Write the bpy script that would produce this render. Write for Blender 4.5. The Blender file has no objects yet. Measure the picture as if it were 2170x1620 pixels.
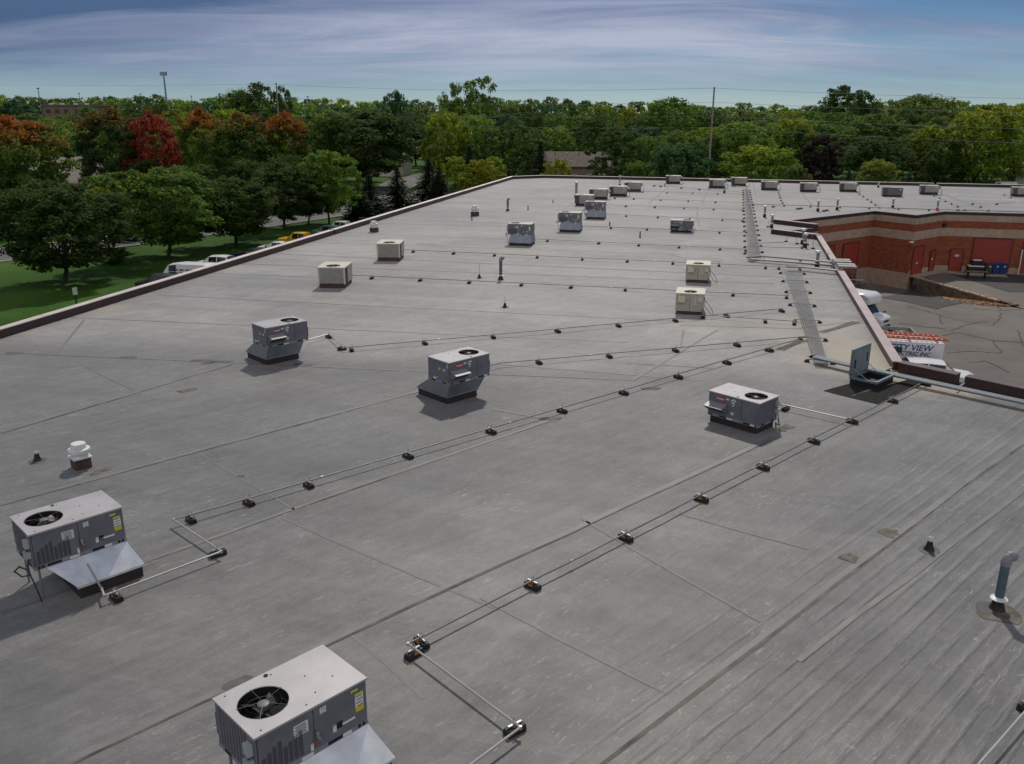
import bpy, math, random
from mathutils import Matrix, Vector
R = math.radians
rnd = random.Random(7)
S = bpy.context.scene
COL = S.collection
GROUND = -6.25            # metres; the roof membrane is the plane z = 0

# ---------------------------------------------------------------- camera
cam_d = bpy.data.cameras.new('camera'); cam = bpy.data.objects.new('camera', cam_d); COL.objects.link(cam)
cam_d.sensor_width = 36.0; cam_d.lens = 30.08; cam_d.clip_start = 0.1; cam_d.clip_end = 6000
cam.matrix_world = Matrix.Translation((0, 0, 9.871)) @ Matrix.Rotation(R(90 - 17.469), 4, 'X') @ Matrix.Rotation(R(0.191), 4, 'Z')
S.camera = cam

# ---------------------------------------------------------------- sky, sun, exposure
SUN_AZ, SUN_EL = 7.0, 47.0      # azimuth in degrees from +Y towards +X
W = bpy.data.worlds.new('World'); S.world = W; W.use_nodes = True
wn, wl = W.node_tree.nodes, W.node_tree.links
wn.clear()
def wnode(t, **k):
    n = wn.new(t)
    for a, b in k.items(): setattr(n, a, b)
    return n
w_out = wnode('ShaderNodeOutputWorld'); w_bg = wnode('ShaderNodeBackground')
w_sky = wnode('ShaderNodeTexSky', sky_type='NISHITA', sun_disc=False)
w_sky.sun_elevation = R(SUN_EL); w_sky.sun_rotation = R(SUN_AZ); w_sky.air_density = 1.0; w_sky.dust_density = 0.6; w_sky.ozone_density = 2.0
w_tc = wnode('ShaderNodeTexCoord'); w_sep = wnode('ShaderNodeSeparateXYZ')
wl.new(w_tc.outputs['Generated'], w_sep.inputs[0])
def wmath(op, a, b=None, c=None):
    n = wnode('ShaderNodeMath', operation=op)
    for i, v in enumerate((a, b, c)):
        if v is None: continue
        if isinstance(v, (int, float)): n.inputs[i].default_value = v
        else: wl.new(v, n.inputs[i])
    return n.outputs[0]
zc = wmath('MAXIMUM', w_sep.outputs['Z'], 0.0)
den = wmath('ADD', zc, 0.11)
px = wmath('DIVIDE', w_sep.outputs['X'], den); py = wmath('DIVIDE', w_sep.outputs['Y'], den)
w_cmb = wnode('ShaderNodeCombineXYZ'); wl.new(px, w_cmb.inputs[0]); wl.new(py, w_cmb.inputs[1])
def wnoise(scale, loc, detail, rough, stretch=(1, 1, 1), dist=0.0):
    m = wnode('ShaderNodeMapping'); m.inputs['Location'].default_value = loc; m.inputs['Scale'].default_value = stretch
    wl.new(w_cmb.outputs[0], m.inputs[0])
    n = wnode('ShaderNodeTexNoise'); n.inputs['Scale'].default_value = scale; n.inputs['Detail'].default_value = detail
    n.inputs['Roughness'].default_value = rough; n.inputs['Distortion'].default_value = dist
    wl.new(m.outputs[0], n.inputs['Vector']); return n.outputs['Fac']
def wramp(f, stops):
    r = wnode('ShaderNodeValToRGB'); wl.new(f, r.inputs[0]); e = r.color_ramp.elements
    while len(e) < len(stops): e.new(0.5)
    for i, (p, c) in enumerate(stops): e[i].position = p; e[i].color = (*c, 1)
    return r.outputs[0]
def wmix(f, a, b):
    n = wnode('ShaderNodeMix', data_type='RGBA')
    if isinstance(f, (int, float)): n.inputs[0].default_value = f
    else: wl.new(f, n.inputs[0])
    wl.new(a, n.inputs[6]) if not isinstance(a, tuple) else setattr(n.inputs[6], 'default_value', (*a, 1))
    wl.new(b, n.inputs[7]) if not isinstance(b, tuple) else setattr(n.inputs[7], 'default_value', (*b, 1))
    return n.outputs[2]
n_cover = wnoise(0.50, (17.11, -23.11, 0), 6, 0.58, (0.30, 1.0, 1), 0.6)
n_shade = wnoise(0.16, (26.53, 5.88, 0), 4, 0.5, (0.55, 0.8, 1), 0.3)
n_fine = wnoise(1.5, (-17.2, -34.92, 0), 9, 0.68, (0.30, 1.0, 1), 1.1)
cover = wramp(wmath('ADD', n_cover, wmath('MULTIPLY', wmath('SUBTRACT', n_fine, 0.5), 0.42)), [(0.34, (0, 0, 0)), (0.54, (1, 1, 1))])
shade = wmath('ADD', n_shade, wmath('MULTIPLY', wmath('SUBTRACT', n_fine, 0.5), 0.26))
cloudc = wramp(shade, [(0.40, (1.15, 2.0, 3.8)), (0.50, (3.6, 4.3, 6.5)), (0.61, (7.2, 7.8, 9.8))])
sky_c = wnode('ShaderNodeMix', data_type='RGBA', blend_type='MULTIPLY'); sky_c.inputs[0].default_value = 1.0
wl.new(w_sky.outputs[0], sky_c.inputs[6]); wl.new(wramp(zc, [(0.0, (0.72, 1.06, 1.52)), (0.035, (0.52, 0.80, 1.15)), (0.10, (0.30, 0.48, 0.76)), (0.5, (0.55, 0.75, 0.95))]), sky_c.inputs[7])
cov2 = wmath('MULTIPLY', cover, wramp(zc, [(0.010, (0.10, 0.10, 0.10)), (0.060, (0.94, 0.94, 0.94))]))
bwc = wnode('ShaderNodeRGBToBW'); wl.new(cloudc, bwc.inputs[0]); grey = wnode('ShaderNodeCombineXYZ')
for i_, k_ in enumerate((1.10, 1.03, 0.98)): wl.new(wmath('MULTIPLY', bwc.outputs[0], k_), grey.inputs[i_])
cloudc = wmix(wramp(zc, [(0.12, (0, 0, 0)), (0.5, (1, 1, 1))]), cloudc, grey.outputs[0])   # cloud overhead, out of view, greyed to take blue from the fill light
cie = wnode('ShaderNodeVectorMath', operation='SCALE'); wl.new(cloudc, cie.inputs[0]); wl.new(wmath('MULTIPLY_ADD', zc, 1.9, 0.84), cie.inputs['Scale'])   # zenith brightened like an overcast sky, raised to fill the shaded walls
w_fin = wmix(cov2, sky_c.outputs[2], cie.outputs[0])
wl.new(w_fin, w_bg.inputs['Color']); w_bg.inputs['Strength'].default_value = 0.062
wl.new(w_bg.outputs[0], w_out.inputs['Surface'])

sun_d = bpy.data.lights.new('sun', 'SUN'); sun = bpy.data.objects.new('sun', sun_d); COL.objects.link(sun)
sun_d.energy = 2.45; sun_d.angle = R(2.2); sun_d.color = (1.0, 0.93, 0.82)
sdir = Vector((math.sin(R(SUN_AZ)) * math.cos(R(SUN_EL)), math.cos(R(SUN_AZ)) * math.cos(R(SUN_EL)), math.sin(R(SUN_EL))))
sun.rotation_euler = sdir.to_track_quat('Z', 'Y').to_euler(); sun.location = (0, 0, 60)
S.view_settings.view_transform = 'Standard'; S.view_settings.look = 'None'; S.view_settings.gamma = 1.0
S.view_settings.exposure = 0.0; S.view_settings.use_curve_mapping = False
S.render.engine = 'CYCLES'; S.cycles.max_bounces = 4; S.cycles.diffuse_bounces = 2; S.cycles.glossy_bounces = 3
S.cycles.transmission_bounces = 3; S.cycles.use_denoising = True; S.cycles.adaptive_threshold = 0.02

# ---------------------------------------------------------------- materials
MATS = {}
def mat(name, col, rough=0.6, metal=0.0, var=0.0, scale=2.0, col2=None, bump=0.0, bscale=40.0, spec=0.5, coords='Object', stretch=(1, 1, 1), lo=0.35, hi=0.65):
    if name in MATS: return MATS[name]
    m = bpy.data.materials.new(name); m.use_nodes = True; MATS[name] = m
    N, L = m.node_tree.nodes, m.node_tree.links
    b = N['Principled BSDF']; b.inputs['Roughness'].default_value = rough; b.inputs['Metallic'].default_value = metal
    b.inputs['Specular IOR Level'].default_value = spec
    b.inputs['Base Color'].default_value = (*col, 1)
    if var or col2 or bump:
        tc = N.new('ShaderNodeTexCoord'); mp = N.new('ShaderNodeMapping'); mp.inputs['Scale'].default_value = stretch
        L.new(tc.outputs[coords], mp.inputs[0])
    if var or col2:
        nz = N.new('ShaderNodeTexNoise'); nz.inputs['Scale'].default_value = scale; nz.inputs['Detail'].default_value = 6; nz.inputs['Roughness'].default_value = 0.6
        L.new(mp.outputs[0], nz.inputs['Vector'])
        rp = N.new('ShaderNodeValToRGB'); L.new(nz.outputs['Fac'], rp.inputs[0])
        c1 = tuple(c * (1 - var) for c in col); c2 = col2 if col2 else tuple(min(1, c * (1 + var)) for c in col)
        e = rp.color_ramp.elements; e[0].position = lo; e[1].position = hi; e[0].color = (*c1, 1); e[1].color = (*c2, 1)
        L.new(rp.outputs[0], b.inputs['Base Color'])
    if bump:
        nb = N.new('ShaderNodeTexNoise'); nb.inputs['Scale'].default_value = bscale; nb.inputs['Detail'].default_value = 4
        L.new(mp.outputs[0], nb.inputs['Vector'])
        bp = N.new('ShaderNodeBump'); bp.inputs['Strength'].default_value = bump; bp.inputs['Distance'].default_value = 0.02
        L.new(nb.outputs['Fac'], bp.inputs['Height']); L.new(bp.outputs[0], b.inputs['Normal'])
    return m

# ---------------------------------------------------------------- mesh helpers
class MB:
    def __init__(s): s.v = []; s.f = []; s.m = []
    def face(s, pts, mi=0):
        k = len(s.v); s.v += [tuple(p) for p in pts]; s.f.append(tuple(range(k, k + len(pts)))); s.m.append(mi); return s
    def box(s, c, d, rz=0.0, mi=0, taper=1.0, ty=None):
        cx, cy, cz = c; hx, hy, hz = d[0] / 2, d[1] / 2, d[2] / 2
        tx = taper; ty = taper if ty is None else ty
        k = len(s.v); ca, sa = math.cos(rz), math.sin(rz)
        for z, fx, fy in ((-hz, 1, 1), (hz, tx, ty)):
            for x, y in ((-hx, -hy), (hx, -hy), (hx, hy), (-hx, hy)):
                x *= fx; y *= fy
                s.v.append((cx + x * ca - y * sa, cy + x * sa + y * ca, cz + z))
        for q in ((3, 2, 1, 0), (4, 5, 6, 7), (0, 1, 5, 4), (1, 2, 6, 5), (2, 3, 7, 6), (3, 0, 4, 7)):
            s.f.append(tuple(k + i for i in q)); s.m.append(mi)
        return s
    def b2(s, x0, x1, y0, y1, z0, z1, mi=0):
        return s.box(((x0 + x1) / 2, (y0 + y1) / 2, (z0 + z1) / 2), (x1 - x0, y1 - y0, z1 - z0), mi=mi)
    def prism(s, poly, z0, z1, mi=0, cap0=True, cap1=True):
        n = len(poly); k = len(s.v)
        s.v += [(p[0], p[1], z0) for p in poly] + [(p[0], p[1], z1) for p in poly]
        for i in range(n):
            j = (i + 1) % n; s.f.append((k + i, k + j, k + n + j, k + n + i)); s.m.append(mi)
        if cap1: s.f.append(tuple(k + n + i for i in range(n))); s.m.append(mi)
        if cap0: s.f.append(tuple(k + n - 1 - i for i in range(n))); s.m.append(mi)
        return s
    def loft(s, rings, mi=0, cap=True, closed=True):
        n = len(rings[0]); k = len(s.v)
        for r in rings: s.v += [tuple(p) for p in r]
        for a in range(len(rings) - 1):
            for i in range(n if closed else n - 1):
                j = (i + 1) % n
                s.f.append((k + a * n + i, k + a * n + j, k + (a + 1) * n + j, k + (a + 1) * n + i)); s.m.append(mi)
        if cap:
            s.f.append(tuple(k + n - 1 - i for i in range(n))); s.m.append(mi)
            b = k + (len(rings) - 1) * n; s.f.append(tuple(b + i for i in range(n))); s.m.append(mi)
        return s
    def lathe(s, prof, c=(0, 0, 0), n=20, mi=0, cap=True):
        return s.loft([[(c[0] + r * math.cos(2 * math.pi * i / n), c[1] + r * math.sin(2 * math.pi * i / n), c[2] + z) for i in range(n)] for r, z in prof], mi, cap)
    def tube(s, pts, r, n=8, mi=0, r2=None):
        pts = [Vector(p) for p in pts]; rings = []; m = len(pts)
        up = None
        for i, p in enumerate(pts):
            d = (pts[min(i + 1, m - 1)] - pts[max(i - 1, 0)]).normalized()
            if up is None:
                up = Vector((0, 0, 1)) if abs(d.z) < 0.9 else Vector((1, 0, 0))
            a = d.cross(up).normalized(); b = a.cross(d).normalized(); up = b
            rr = r if r2 is None else r + (r2 - r) * i / (m - 1)
            k = 1.0
            if 0 < i < m - 1:
                t = (pts[i] - pts[i - 1]).normalized().dot((pts[i + 1] - pts[i]).normalized()); k = 1 / max(0.5, math.sqrt(max(0, (1 + t) / 2)))
            rings.append([p + (a * math.cos(2 * math.pi * j / n) + b * math.sin(2 * math.pi * j / n)) * rr * (k if n < 7 else 1) for j in range(n)])
        return s.loft(rings, mi)
    def build(s, name, mats, parent=None, smooth=False, loc=None, rz=None):
        me = bpy.data.meshes.new(name); me.from_pydata(s.v, [], s.f)
        for m in (mats if isinstance(mats, (list, tuple)) else [mats]): me.materials.append(m)
        if any(s.m): me.polygons.foreach_set('material_index', s.m)
        if smooth: me.polygons.foreach_set('use_smooth', [True] * len(me.polygons)); me.set_sharp_from_angle(angle=R(38))
        me.update()
        o = bpy.data.objects.new(name, me); COL.objects.link(o)
        if parent: o.parent = parent
        if loc: o.location = loc
        if rz is not None: o.rotation_euler = (0, 0, rz)
        return o
def tag(o, label=None, cat=None, group=None, kind=None):
    if label: o['label'] = label
    if cat: o['category'] = cat
    if group: o['group'] = group
    if kind: o['kind'] = kind
    return o
def thing(name, label, cat, loc=(0, 0, 0), rz=0.0, group=None):
    o = bpy.data.objects.new(name, None); COL.objects.link(o); o.empty_display_size = 0.2
    o.location = loc; o.rotation_euler = (0, 0, rz); return tag(o, label, cat, group)
KIDS = {}
def kids(o): return [c for c in bpy.data.objects if c.parent is o]
def tree_of(o):
    if o.name not in KIDS: KIDS[o.name] = [(c, tree_of(c)) for c in kids(o)]
    return KIDS[o.name]
def dup(o, loc=None, rz=None, label=None, group=None, scale=None, parent=None):
    c = o.copy(); COL.objects.link(c); c.parent = parent
    if loc is not None: c.location = loc
    if rz is not None: c.rotation_euler = (0, 0, rz)
    if label: c['label'] = label
    if group: c['group'] = group
    if scale is not None: c.scale = scale if isinstance(scale, (tuple, list)) else (scale,) * 3
    for ch, sub in tree_of(o): dup(ch, parent=c)
    return c
def text(body, size, m, parent, loc, rot, name='lettering', align='CENTER', ext=0.002, bold=0.0, shear=0.0):
    cu = bpy.data.curves.new(name, 'FONT'); cu.body = body; cu.size = size; cu.extrude = ext; cu.align_x = align; cu.align_y = 'CENTER'; cu.offset = bold; cu.shear = shear
    tmp = bpy.data.objects.new(name, cu); me = bpy.data.meshes.new_from_object(tmp); bpy.data.objects.remove(tmp); bpy.data.curves.remove(cu)
    me.materials.clear(); me.materials.append(m); me.polygons.foreach_set('material_index', [0] * len(me.polygons)); o = bpy.data.objects.new(name, me); COL.objects.link(o); o.parent = parent; o.location = loc; o.rotation_euler = rot
    return o
def ribbon(mb, pts, w, z, mi=0, jit=0.0):
    pts = [Vector((p[0], p[1])) for p in pts]; L_, R_ = [], []
    for i, p in enumerate(pts):
        d = (pts[min(i + 1, len(pts) - 1)] - pts[max(i - 1, 0)]).normalized(); n = Vector((-d.y, d.x)) * (w / 2 * (1 + rnd.uniform(-jit, jit)))
        L_.append(p + n); R_.append(p - n)
    for i in range(len(pts) - 1):
        zz = z if not callable(z) else None
        q = [R_[i], R_[i + 1], L_[i + 1], L_[i]]
        mb.face([(a.x, a.y, zz if zz is not None else z(a.x, a.y)) for a in q], mi)
    return mb
def ordn(n): return ORD[n] if n < len(ORD) else '%d%s' % (n + 1, 'st' if n % 10 == 0 else 'nd' if n % 10 == 1 else 'rd' if n % 10 == 2 else 'th')
ORD = ['first', 'second', 'third', 'fourth', 'fifth', 'sixth', 'seventh', 'eighth', 'ninth', 'tenth', 'eleventh', 'twelfth', 'thirteenth', 'fourteenth', 'fifteenth', 'sixteenth', 'seventeenth', 'eighteenth', 'nineteenth', 'twentieth']

# ================================================================ the setting
AX = Vector((math.cos(R(76.4)), math.sin(R(76.4)))); BX = Vector((math.sin(R(76.4)), -math.cos(R(76.4))))   # along and across the long building
def st(s_, t_): p = AX * s_ + BX * t_; return (p.x, p.y)

def grass_mat(name, c1, c2, c3):
    m = bpy.data.materials.new(name); m.use_nodes = True; N, L = m.node_tree.nodes, m.node_tree.links; b = N['Principled BSDF']
    b.inputs['Roughness'].default_value = 0.9; b.inputs['Specular IOR Level'].default_value = 0.15
    tc = N.new('ShaderNodeTexCoord')
    n1 = N.new('ShaderNodeTexNoise'); n1.inputs['Scale'].default_value = 0.07; n1.inputs['Detail'].default_value = 8; n1.inputs['Roughness'].default_value = 0.65
    n2 = N.new('ShaderNodeTexNoise'); n2.inputs['Scale'].default_value = 3.0; n2.inputs['Detail'].default_value = 6
    L.new(tc.outputs['Object'], n1.inputs['Vector']); L.new(tc.outputs['Object'], n2.inputs['Vector'])
    r = N.new('ShaderNodeValToRGB'); e = r.color_ramp.elements; e.new(0.5)
    for i, (p, c) in enumerate(((0.3, c1), (0.5, c2), (0.72, c3))): e[i].position = p; e[i].color = (*c, 1)
    L.new(n1.outputs['Fac'], r.inputs[0])
    mx = N.new('ShaderNodeMix'); mx.data_type = 'RGBA'; mx.blend_type = 'MULTIPLY'; mx.inputs[0].default_value = 0.5
    r2 = N.new('ShaderNodeValToRGB'); r2.color_ramp.elements[0].position = 0.3; r2.color_ramp.elements[0].color = (0.45, 0.45, 0.45, 1); r2.color_ramp.elements[1].position = 0.7; r2.color_ramp.elements[1].color = (1.3, 1.3, 1.2, 1)
    L.new(n2.outputs['Fac'], r2.inputs[0]); L.new(r.outputs[0], mx.inputs[6]); L.new(r2.outputs[0], mx.inputs[7]); L.new(mx.outputs[2], b.inputs['Base Color'])
    bp = N.new('ShaderNodeBump'); bp.inputs['Strength'].default_value = 0.8; bp.inputs['Distance'].default_value = 0.1; L.new(n2.outputs['Fac'], bp.inputs['Height']); L.new(bp.outputs[0], b.inputs['Normal'])
    return m
M_grass = grass_mat('lawn', (0.020, 0.060, 0.005), (0.038, 0.100, 0.008), (0.080, 0.145, 0.016))
M_asph = mat('street asphalt', (0.11, 0.108, 0.105), 0.85, var=0.2, scale=0.4, bump=0.2, bscale=30)
M_yard = mat('yard asphalt', (0.118, 0.104, 0.092), 0.8, var=0.22, scale=0.25, bump=0.25, bscale=25)
M_yardd = mat('dark yard asphalt', (0.036, 0.035, 0.035), 0.85, var=0.25, scale=0.5, bump=0.25, bscale=25)
M_conc = mat('kerb concrete', (0.36, 0.33, 0.28), 0.85, var=0.25, scale=1.3)
M_crack = mat('crack filler', (0.045, 0.04, 0.036), 0.8, var=0.4, scale=1.5)
M_seal = mat('road paint', (0.55, 0.52, 0.42), 0.7, var=0.2, scale=3)

g = MB(); g.face([(-2600, -300, GROUND - 1.6), (2600, -300, GROUND - 1.6), (2600, 4200, GROUND - 1.6), (-2600, 4200, GROUND - 1.6)])
o = g.build('ground', mat('distant ground', (0.05, 0.075, 0.025), 0.9, var=0.3, scale=0.02)); tag(o, kind='structure')
# lawn sheet, cut where the yard lies
lw = MB()
for poly in ([(-420, -60), (-12, -60), (30, 145), (60, 420), (-420, 420)], [(30, 145), (300, 80), (420, 420), (60, 420)]):
    lw.face([(x, y, GROUND) for x, y in poly])
tag(lw.build('lawn', M_grass), kind='structure')
# parking strip along the left wall
pk = MB(); pk.face([(*st(-25, -32.6), GROUND + 0.02), (*st(-25, -16), GROUND + 0.02), (*st(132, -16), GROUND + 0.02), (*st(132, -32.6), GROUND + 0.02)])
tag(pk.build('parking_lot', M_asph), kind='structure')
pm = MB()
for k in range(34):
    s_ = 52 + k * 2.75; a, b = Vector(st(s_, -32.2)), Vector(st(s_, -27.2)); ribbon(pm, [a, b], 0.1, GROUND + 0.026)
tag(pm.build('parking_lines', M_seal), kind='structure')
kb = MB(); a, b = Vector(st(-25, -32.75)), Vector(st(132, -32.75)); d = b - a
kb.box(((a.x + b.x) / 2, (a.y + b.y) / 2, GROUND + 0.06), (d.length, 0.16, 0.15), math.atan2(d.y, d.x)); tag(kb.build('parking_kerb', M_conc), kind='structure')
# street beyond the lawn, with kerbs; a side street turning away
def street(name, pts, w, z):
    m = MB(); ribbon(m, pts, w, z); o = m.build(name, M_asph); tag(o, kind='structure')
    for sgn in (-1, 1):
        kk = MB()
        for i in range(len(pts) - 1):
            a, b = Vector(pts[i]), Vector(pts[i + 1]); d = b - a; n = Vector((-d.y, d.x)).normalized() * (w / 2 + 0.15) * sgn
            c = (a + b) / 2 + n; kk.box((c.x, c.y, z + 0.03), (d.length + 0.1, 0.35, 0.16 + 0.004 * (i % 2)), math.atan2(d.y, d.x))
        tag(kk.build(name + '_kerb', M_conc), kind='structure')
street('street', [(-120, 24), (-72, 84), (-51.5, 110.5), (-40, 128.5), (-33, 141), (-26, 155), (-18, 176), (-10, 205)], 9.6, GROUND + 0.03)
street('side_street', [(-24, 166), (-27, 185), (-26, 215), (-18, 260), (10, 330)], 7.5, GROUND + 0.04)
dv = MB(); dv.face([(p[0], p[1], GROUND + 0.06) for p in [(-30, 190), (-30.5, 196), (-60, 205), (-60, 199)]]); tag(dv.build('driveway', M_conc), kind='structure')
st2 = MB(); ribbon(st2, [(20, 215), (70, 208), (160, 196), (300, 180)], 8, GROUND + 0.05); tag(st2.build('back_street', M_asph), kind='structure')

# the service yard: flat, with a ramp falling to the sawtooth docks
def tw(s_): return 19.75 + (95.1 - s_) * 0.456
def sm(a, b, x): x = max(0, min(1, (x - a) / (b - a))); return x * x * (3 - 2 * x)
def zr(s_): return GROUND + 0.02 - 1.32 * sm(79.5, 95.5, s_)
ya = MB()
ya.face([(*st(-20, 5.5), GROUND + 0.02), (*st(-20, 95), GROUND + 0.02), (*st(79, 95), GROUND + 0.02), (*st(79, 5.5), GROUND + 0.02)])
ss = [79 + i * 1.0 for i in range(27)]
for i in range(len(ss) - 1):
    s0, s1 = ss[i], ss[i + 1]
    e0, e1 = (tw(s0), tw(s1)) if s1 <= 95.2 else (19.9, 19.9)
    if s0 < 95.2: e0 = tw(s0)
    for k in range(10):
        f0, f1 = k / 10, (k + 1) / 10
        A = lambda s_, e, f: (*st(s_, 3 + (e - 3) * f), zr(s_))
        ya.face([A(s0, e0, f0), A(s0, e0, f1), A(s1, e1, f1), A(s1, e1, f0)])
    ya.face([(*st(s0, e0), GROUND + 0.02), (*st(s0, 95), GROUND + 0.02), (*st(s1, 95), GROUND + 0.02), (*st(s1, e1), GROUND + 0.02)])
tag(ya.build('yard_pavement', M_yard, smooth=True), kind='structure')
def zyard(x, y):
    s_ = x * AX.x + y * AX.y; t_ = x * BX.x + y * BX.y
    return (zr(s_) if t_ < tw(s_) else GROUND + 0.02)
# darker asphalt in the dock; the apron also has the wall's shadow painted in
def inset(poly, n=14):
    m = MB()
    for i in range(n):
        for j in range(n):
            q = []
            for u, v in ((i, j), (i + 1, j), (i + 1, j + 1), (i, j + 1)):
                u, v = u / n, v / n
                x = (poly[0][0] * (1 - u) + poly[1][0] * u) * (1 - v) + (poly[3][0] * (1 - u) + poly[2][0] * u) * v
                y = (poly[0][1] * (1 - u) + poly[1][1] * u) * (1 - v) + (poly[3][1] * (1 - u) + poly[2][1] * u) * v
                q.append((x, y, zyard(x, y) + 0.03))
            m.face(q)
    return m
tag(inset([(34.41, 79.02), (36.68, 72.48), (41.40, 76.47), (41.83, 88.15)]).build('dark_dock_pavement', M_yardd), kind='structure')
tag(inset([(47.2, 80.3), (95, 70.0), (95, 79.6), (46.0, 90.5)]).build('shadowed_apron_pavement', M_yardd), kind='structure')
ck = MB()
for line in ([(34.66, 73.61), (35.31, 72.11), (35.88, 70.32), (36.39, 68.95), (36.89, 67.62), (38.71, 67.81)],
             [(42.97, 74.12), (41.15, 70.40), (39.46, 67.99), (38.37, 66.68)],
             [(31.24, 67.38), (32.26, 66.27), (33.89, 65.52), (33.89, 64.60), (36.20, 66.65), (37.85, 67.64)],
             [(32.70, 63.26), (34.48, 64.31), (35.05, 63.29), (35.81, 61.89), (37.83, 61.23)],
             [(35.81, 61.89), (35.21, 60.12), (34.64, 58.45)], [(35.88, 70.32), (35.05, 68.26), (34.57, 66.94)],
             [(30.71, 58.40), (32.75, 58.80), (34.58, 58.32)], [(40.29, 78.59), (40.71, 75.99), (43.19, 75.83)],
             [(39.89, 72.74), (41.65, 72.21), (44.12, 72.62)], [(39.50, 65.13), (38.68, 63.34), (37.22, 60.15)], [(30.88, 55.77), (32.31, 56.37), (32.55, 53.58)]):
    pts = []
    for i in range(len(line) - 1):
        a, b = Vector(line[i]), Vector(line[i + 1]); n = max(2, int((b - a).length / 0.45))
        for k in range(n):
            p = a.lerp(b, k / n); pts.append(p + Vector((rnd.uniform(-.12, .12), rnd.uniform(-.12, .12))))
    pts.append(Vector(line[-1])); ribbon(ck, pts, 0.085, lambda x, y: zyard(x, y) + 0.02, 0, 0.6)
tag(ck.build('pavement_cracks', M_crack), kind='structure')
# crumbling retaining wall with a concrete cap beside the ramp
rw = thing('retaining_wall', 'low crumbling retaining wall with tan cap beside the dock ramp', 'wall', (*st(84, tw(84)), GROUND))
base = Vector(st(84, tw(84)))
def rel(x, y, z): return (x - base.x, y - base.y, z - GROUND)
M_rw = mat('stained concrete', (0.17, 0.125, 0.085), 0.9, var=0.35, scale=1.6, bump=0.4, bscale=9)
m = MB()
for i in range(11):
    s0, s1 = 84 + i, 85 + i; s1 = min(s1, 95.0)
    a0, a1 = Vector(st(s0, tw(s0))), Vector(st(s1, tw(s1))); d = a1 - a0
    c = (a0 + a1) / 2; m.box(rel(c.x, c.y, GROUND - 0.72), (d.length, 0.24, 1.5), math.atan2(d.y, d.x))
m.build('wall_body', M_rw, rw)
M_cap = mat('cap stone', (0.40, 0.31, 0.22), 0.85, var=0.3, scale=3)
for i in range(16):
    s0 = 84.2 + i * 0.68; s1 = s0 + rnd.uniform(0.45, 0.64); a0, a1 = Vector(st(s0, tw(s0))), Vector(st(s1, tw(s1))); d = a1 - a0; c = (a0 + a1) / 2
    MB().box(rel(c.x + rnd.uniform(-.05, .05), c.y, GROUND + 0.08 + rnd.uniform(-.03, .03)), (d.length, 0.32, 0.13), math.atan2(d.y, d.x) + rnd.uniform(-.06, .06)).build('cap_block', M_cap, rw)
# apron kerb in front of the doors
kb = MB()
pp = [(41.40, 87.29), (45.49, 90.38), (47.58, 88.75), (51.36, 87.74)]
for i in range(3):
    a, b = Vector(pp[i]), Vector(pp[i + 1]); d = b - a; c = (a + b) / 2; kb.box((c.x, c.y + 0.5, GROUND + 0.06), (d.length, 1.1, 0.17 + 0.006 * i), math.atan2(d.y, d.x))
tag(kb.build('door_pavement', mat('pale concrete', (0.30, 0.26, 0.215), 0.85, var=0.2, scale=1.0)), kind='structure')
# fallen leaves drifted along the wall's end
lf = MB()
for i in range(1500):
    f_ = min(1.0, abs(rnd.gauss(0, 0.42))); s_ = 82.3 + f_ * 8.5; t_ = tw(s_) - 0.15 - abs(rnd.gauss(0, 0.55 + 1.0 * (1 - f_)))
    if rnd.random() < 0.25: t_ = tw(s_) + rnd.uniform(-0.1, 0.5)
    x, y = st(s_, t_); z = zyard(x, y) + 0.03 + rnd.random() * 0.12 * (1 - f_); a = rnd.random() * 6.28; q = rnd.uniform(0.07, 0.15); tz = rnd.uniform(-.05, .05)
    lf.face([(x + q * math.cos(a), y + q * math.sin(a), z + tz), (x - q * .6 * math.sin(a), y + q * .6 * math.cos(a), z), (x - q * math.cos(a), y - q * math.sin(a), z - tz), (x + q * .6 * math.sin(a), y - q * .6 * math.cos(a), z + .02)], rnd.randrange(3))
tag(lf.build('fallen_leaves', [mat('leaf rust', (0.30, 0.11, 0.035), 0.8), mat('leaf tan', (0.38, 0.20, 0.09), 0.8), mat('leaf brown', (0.16, 0.07, 0.03), 0.8)]), 'drift of fallen orange and brown leaves at the ramp edge', 'leaves', kind='stuff')

# ================================================================ the warehouse
M_brick = mat('dark red brick', (0.27, 0.074, 0.034), 0.85, var=0.28, scale=2.2, stretch=(1, 1, 2.5), bump=0.3, bscale=14)
M_band = mat('tan block', (0.42, 0.315, 0.225), 0.85, var=0.16, scale=2.0, bump=0.2, bscale=12)
M_edge = mat('brown edge metal', (0.05, 0.026, 0.024), 0.45, var=0.15, scale=3)
M_cop = mat('weathered coping metal', (0.62, 0.545, 0.49), 0.5, metal=0.25, var=0.12, scale=0.8)
M_copr = mat('mauve coping metal', (0.40, 0.32, 0.31), 0.45, metal=0.25, var=0.12, scale=0.8)
M_door = mat('red door paint', (0.31, 0.046, 0.030), 0.5, var=0.1, scale=2)
M_white = mat('white paint', (0.78, 0.78, 0.76), 0.5)
M_black = mat('black rubber', (0.012, 0.012, 0.013), 0.6, var=0.3, scale=8)

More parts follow.
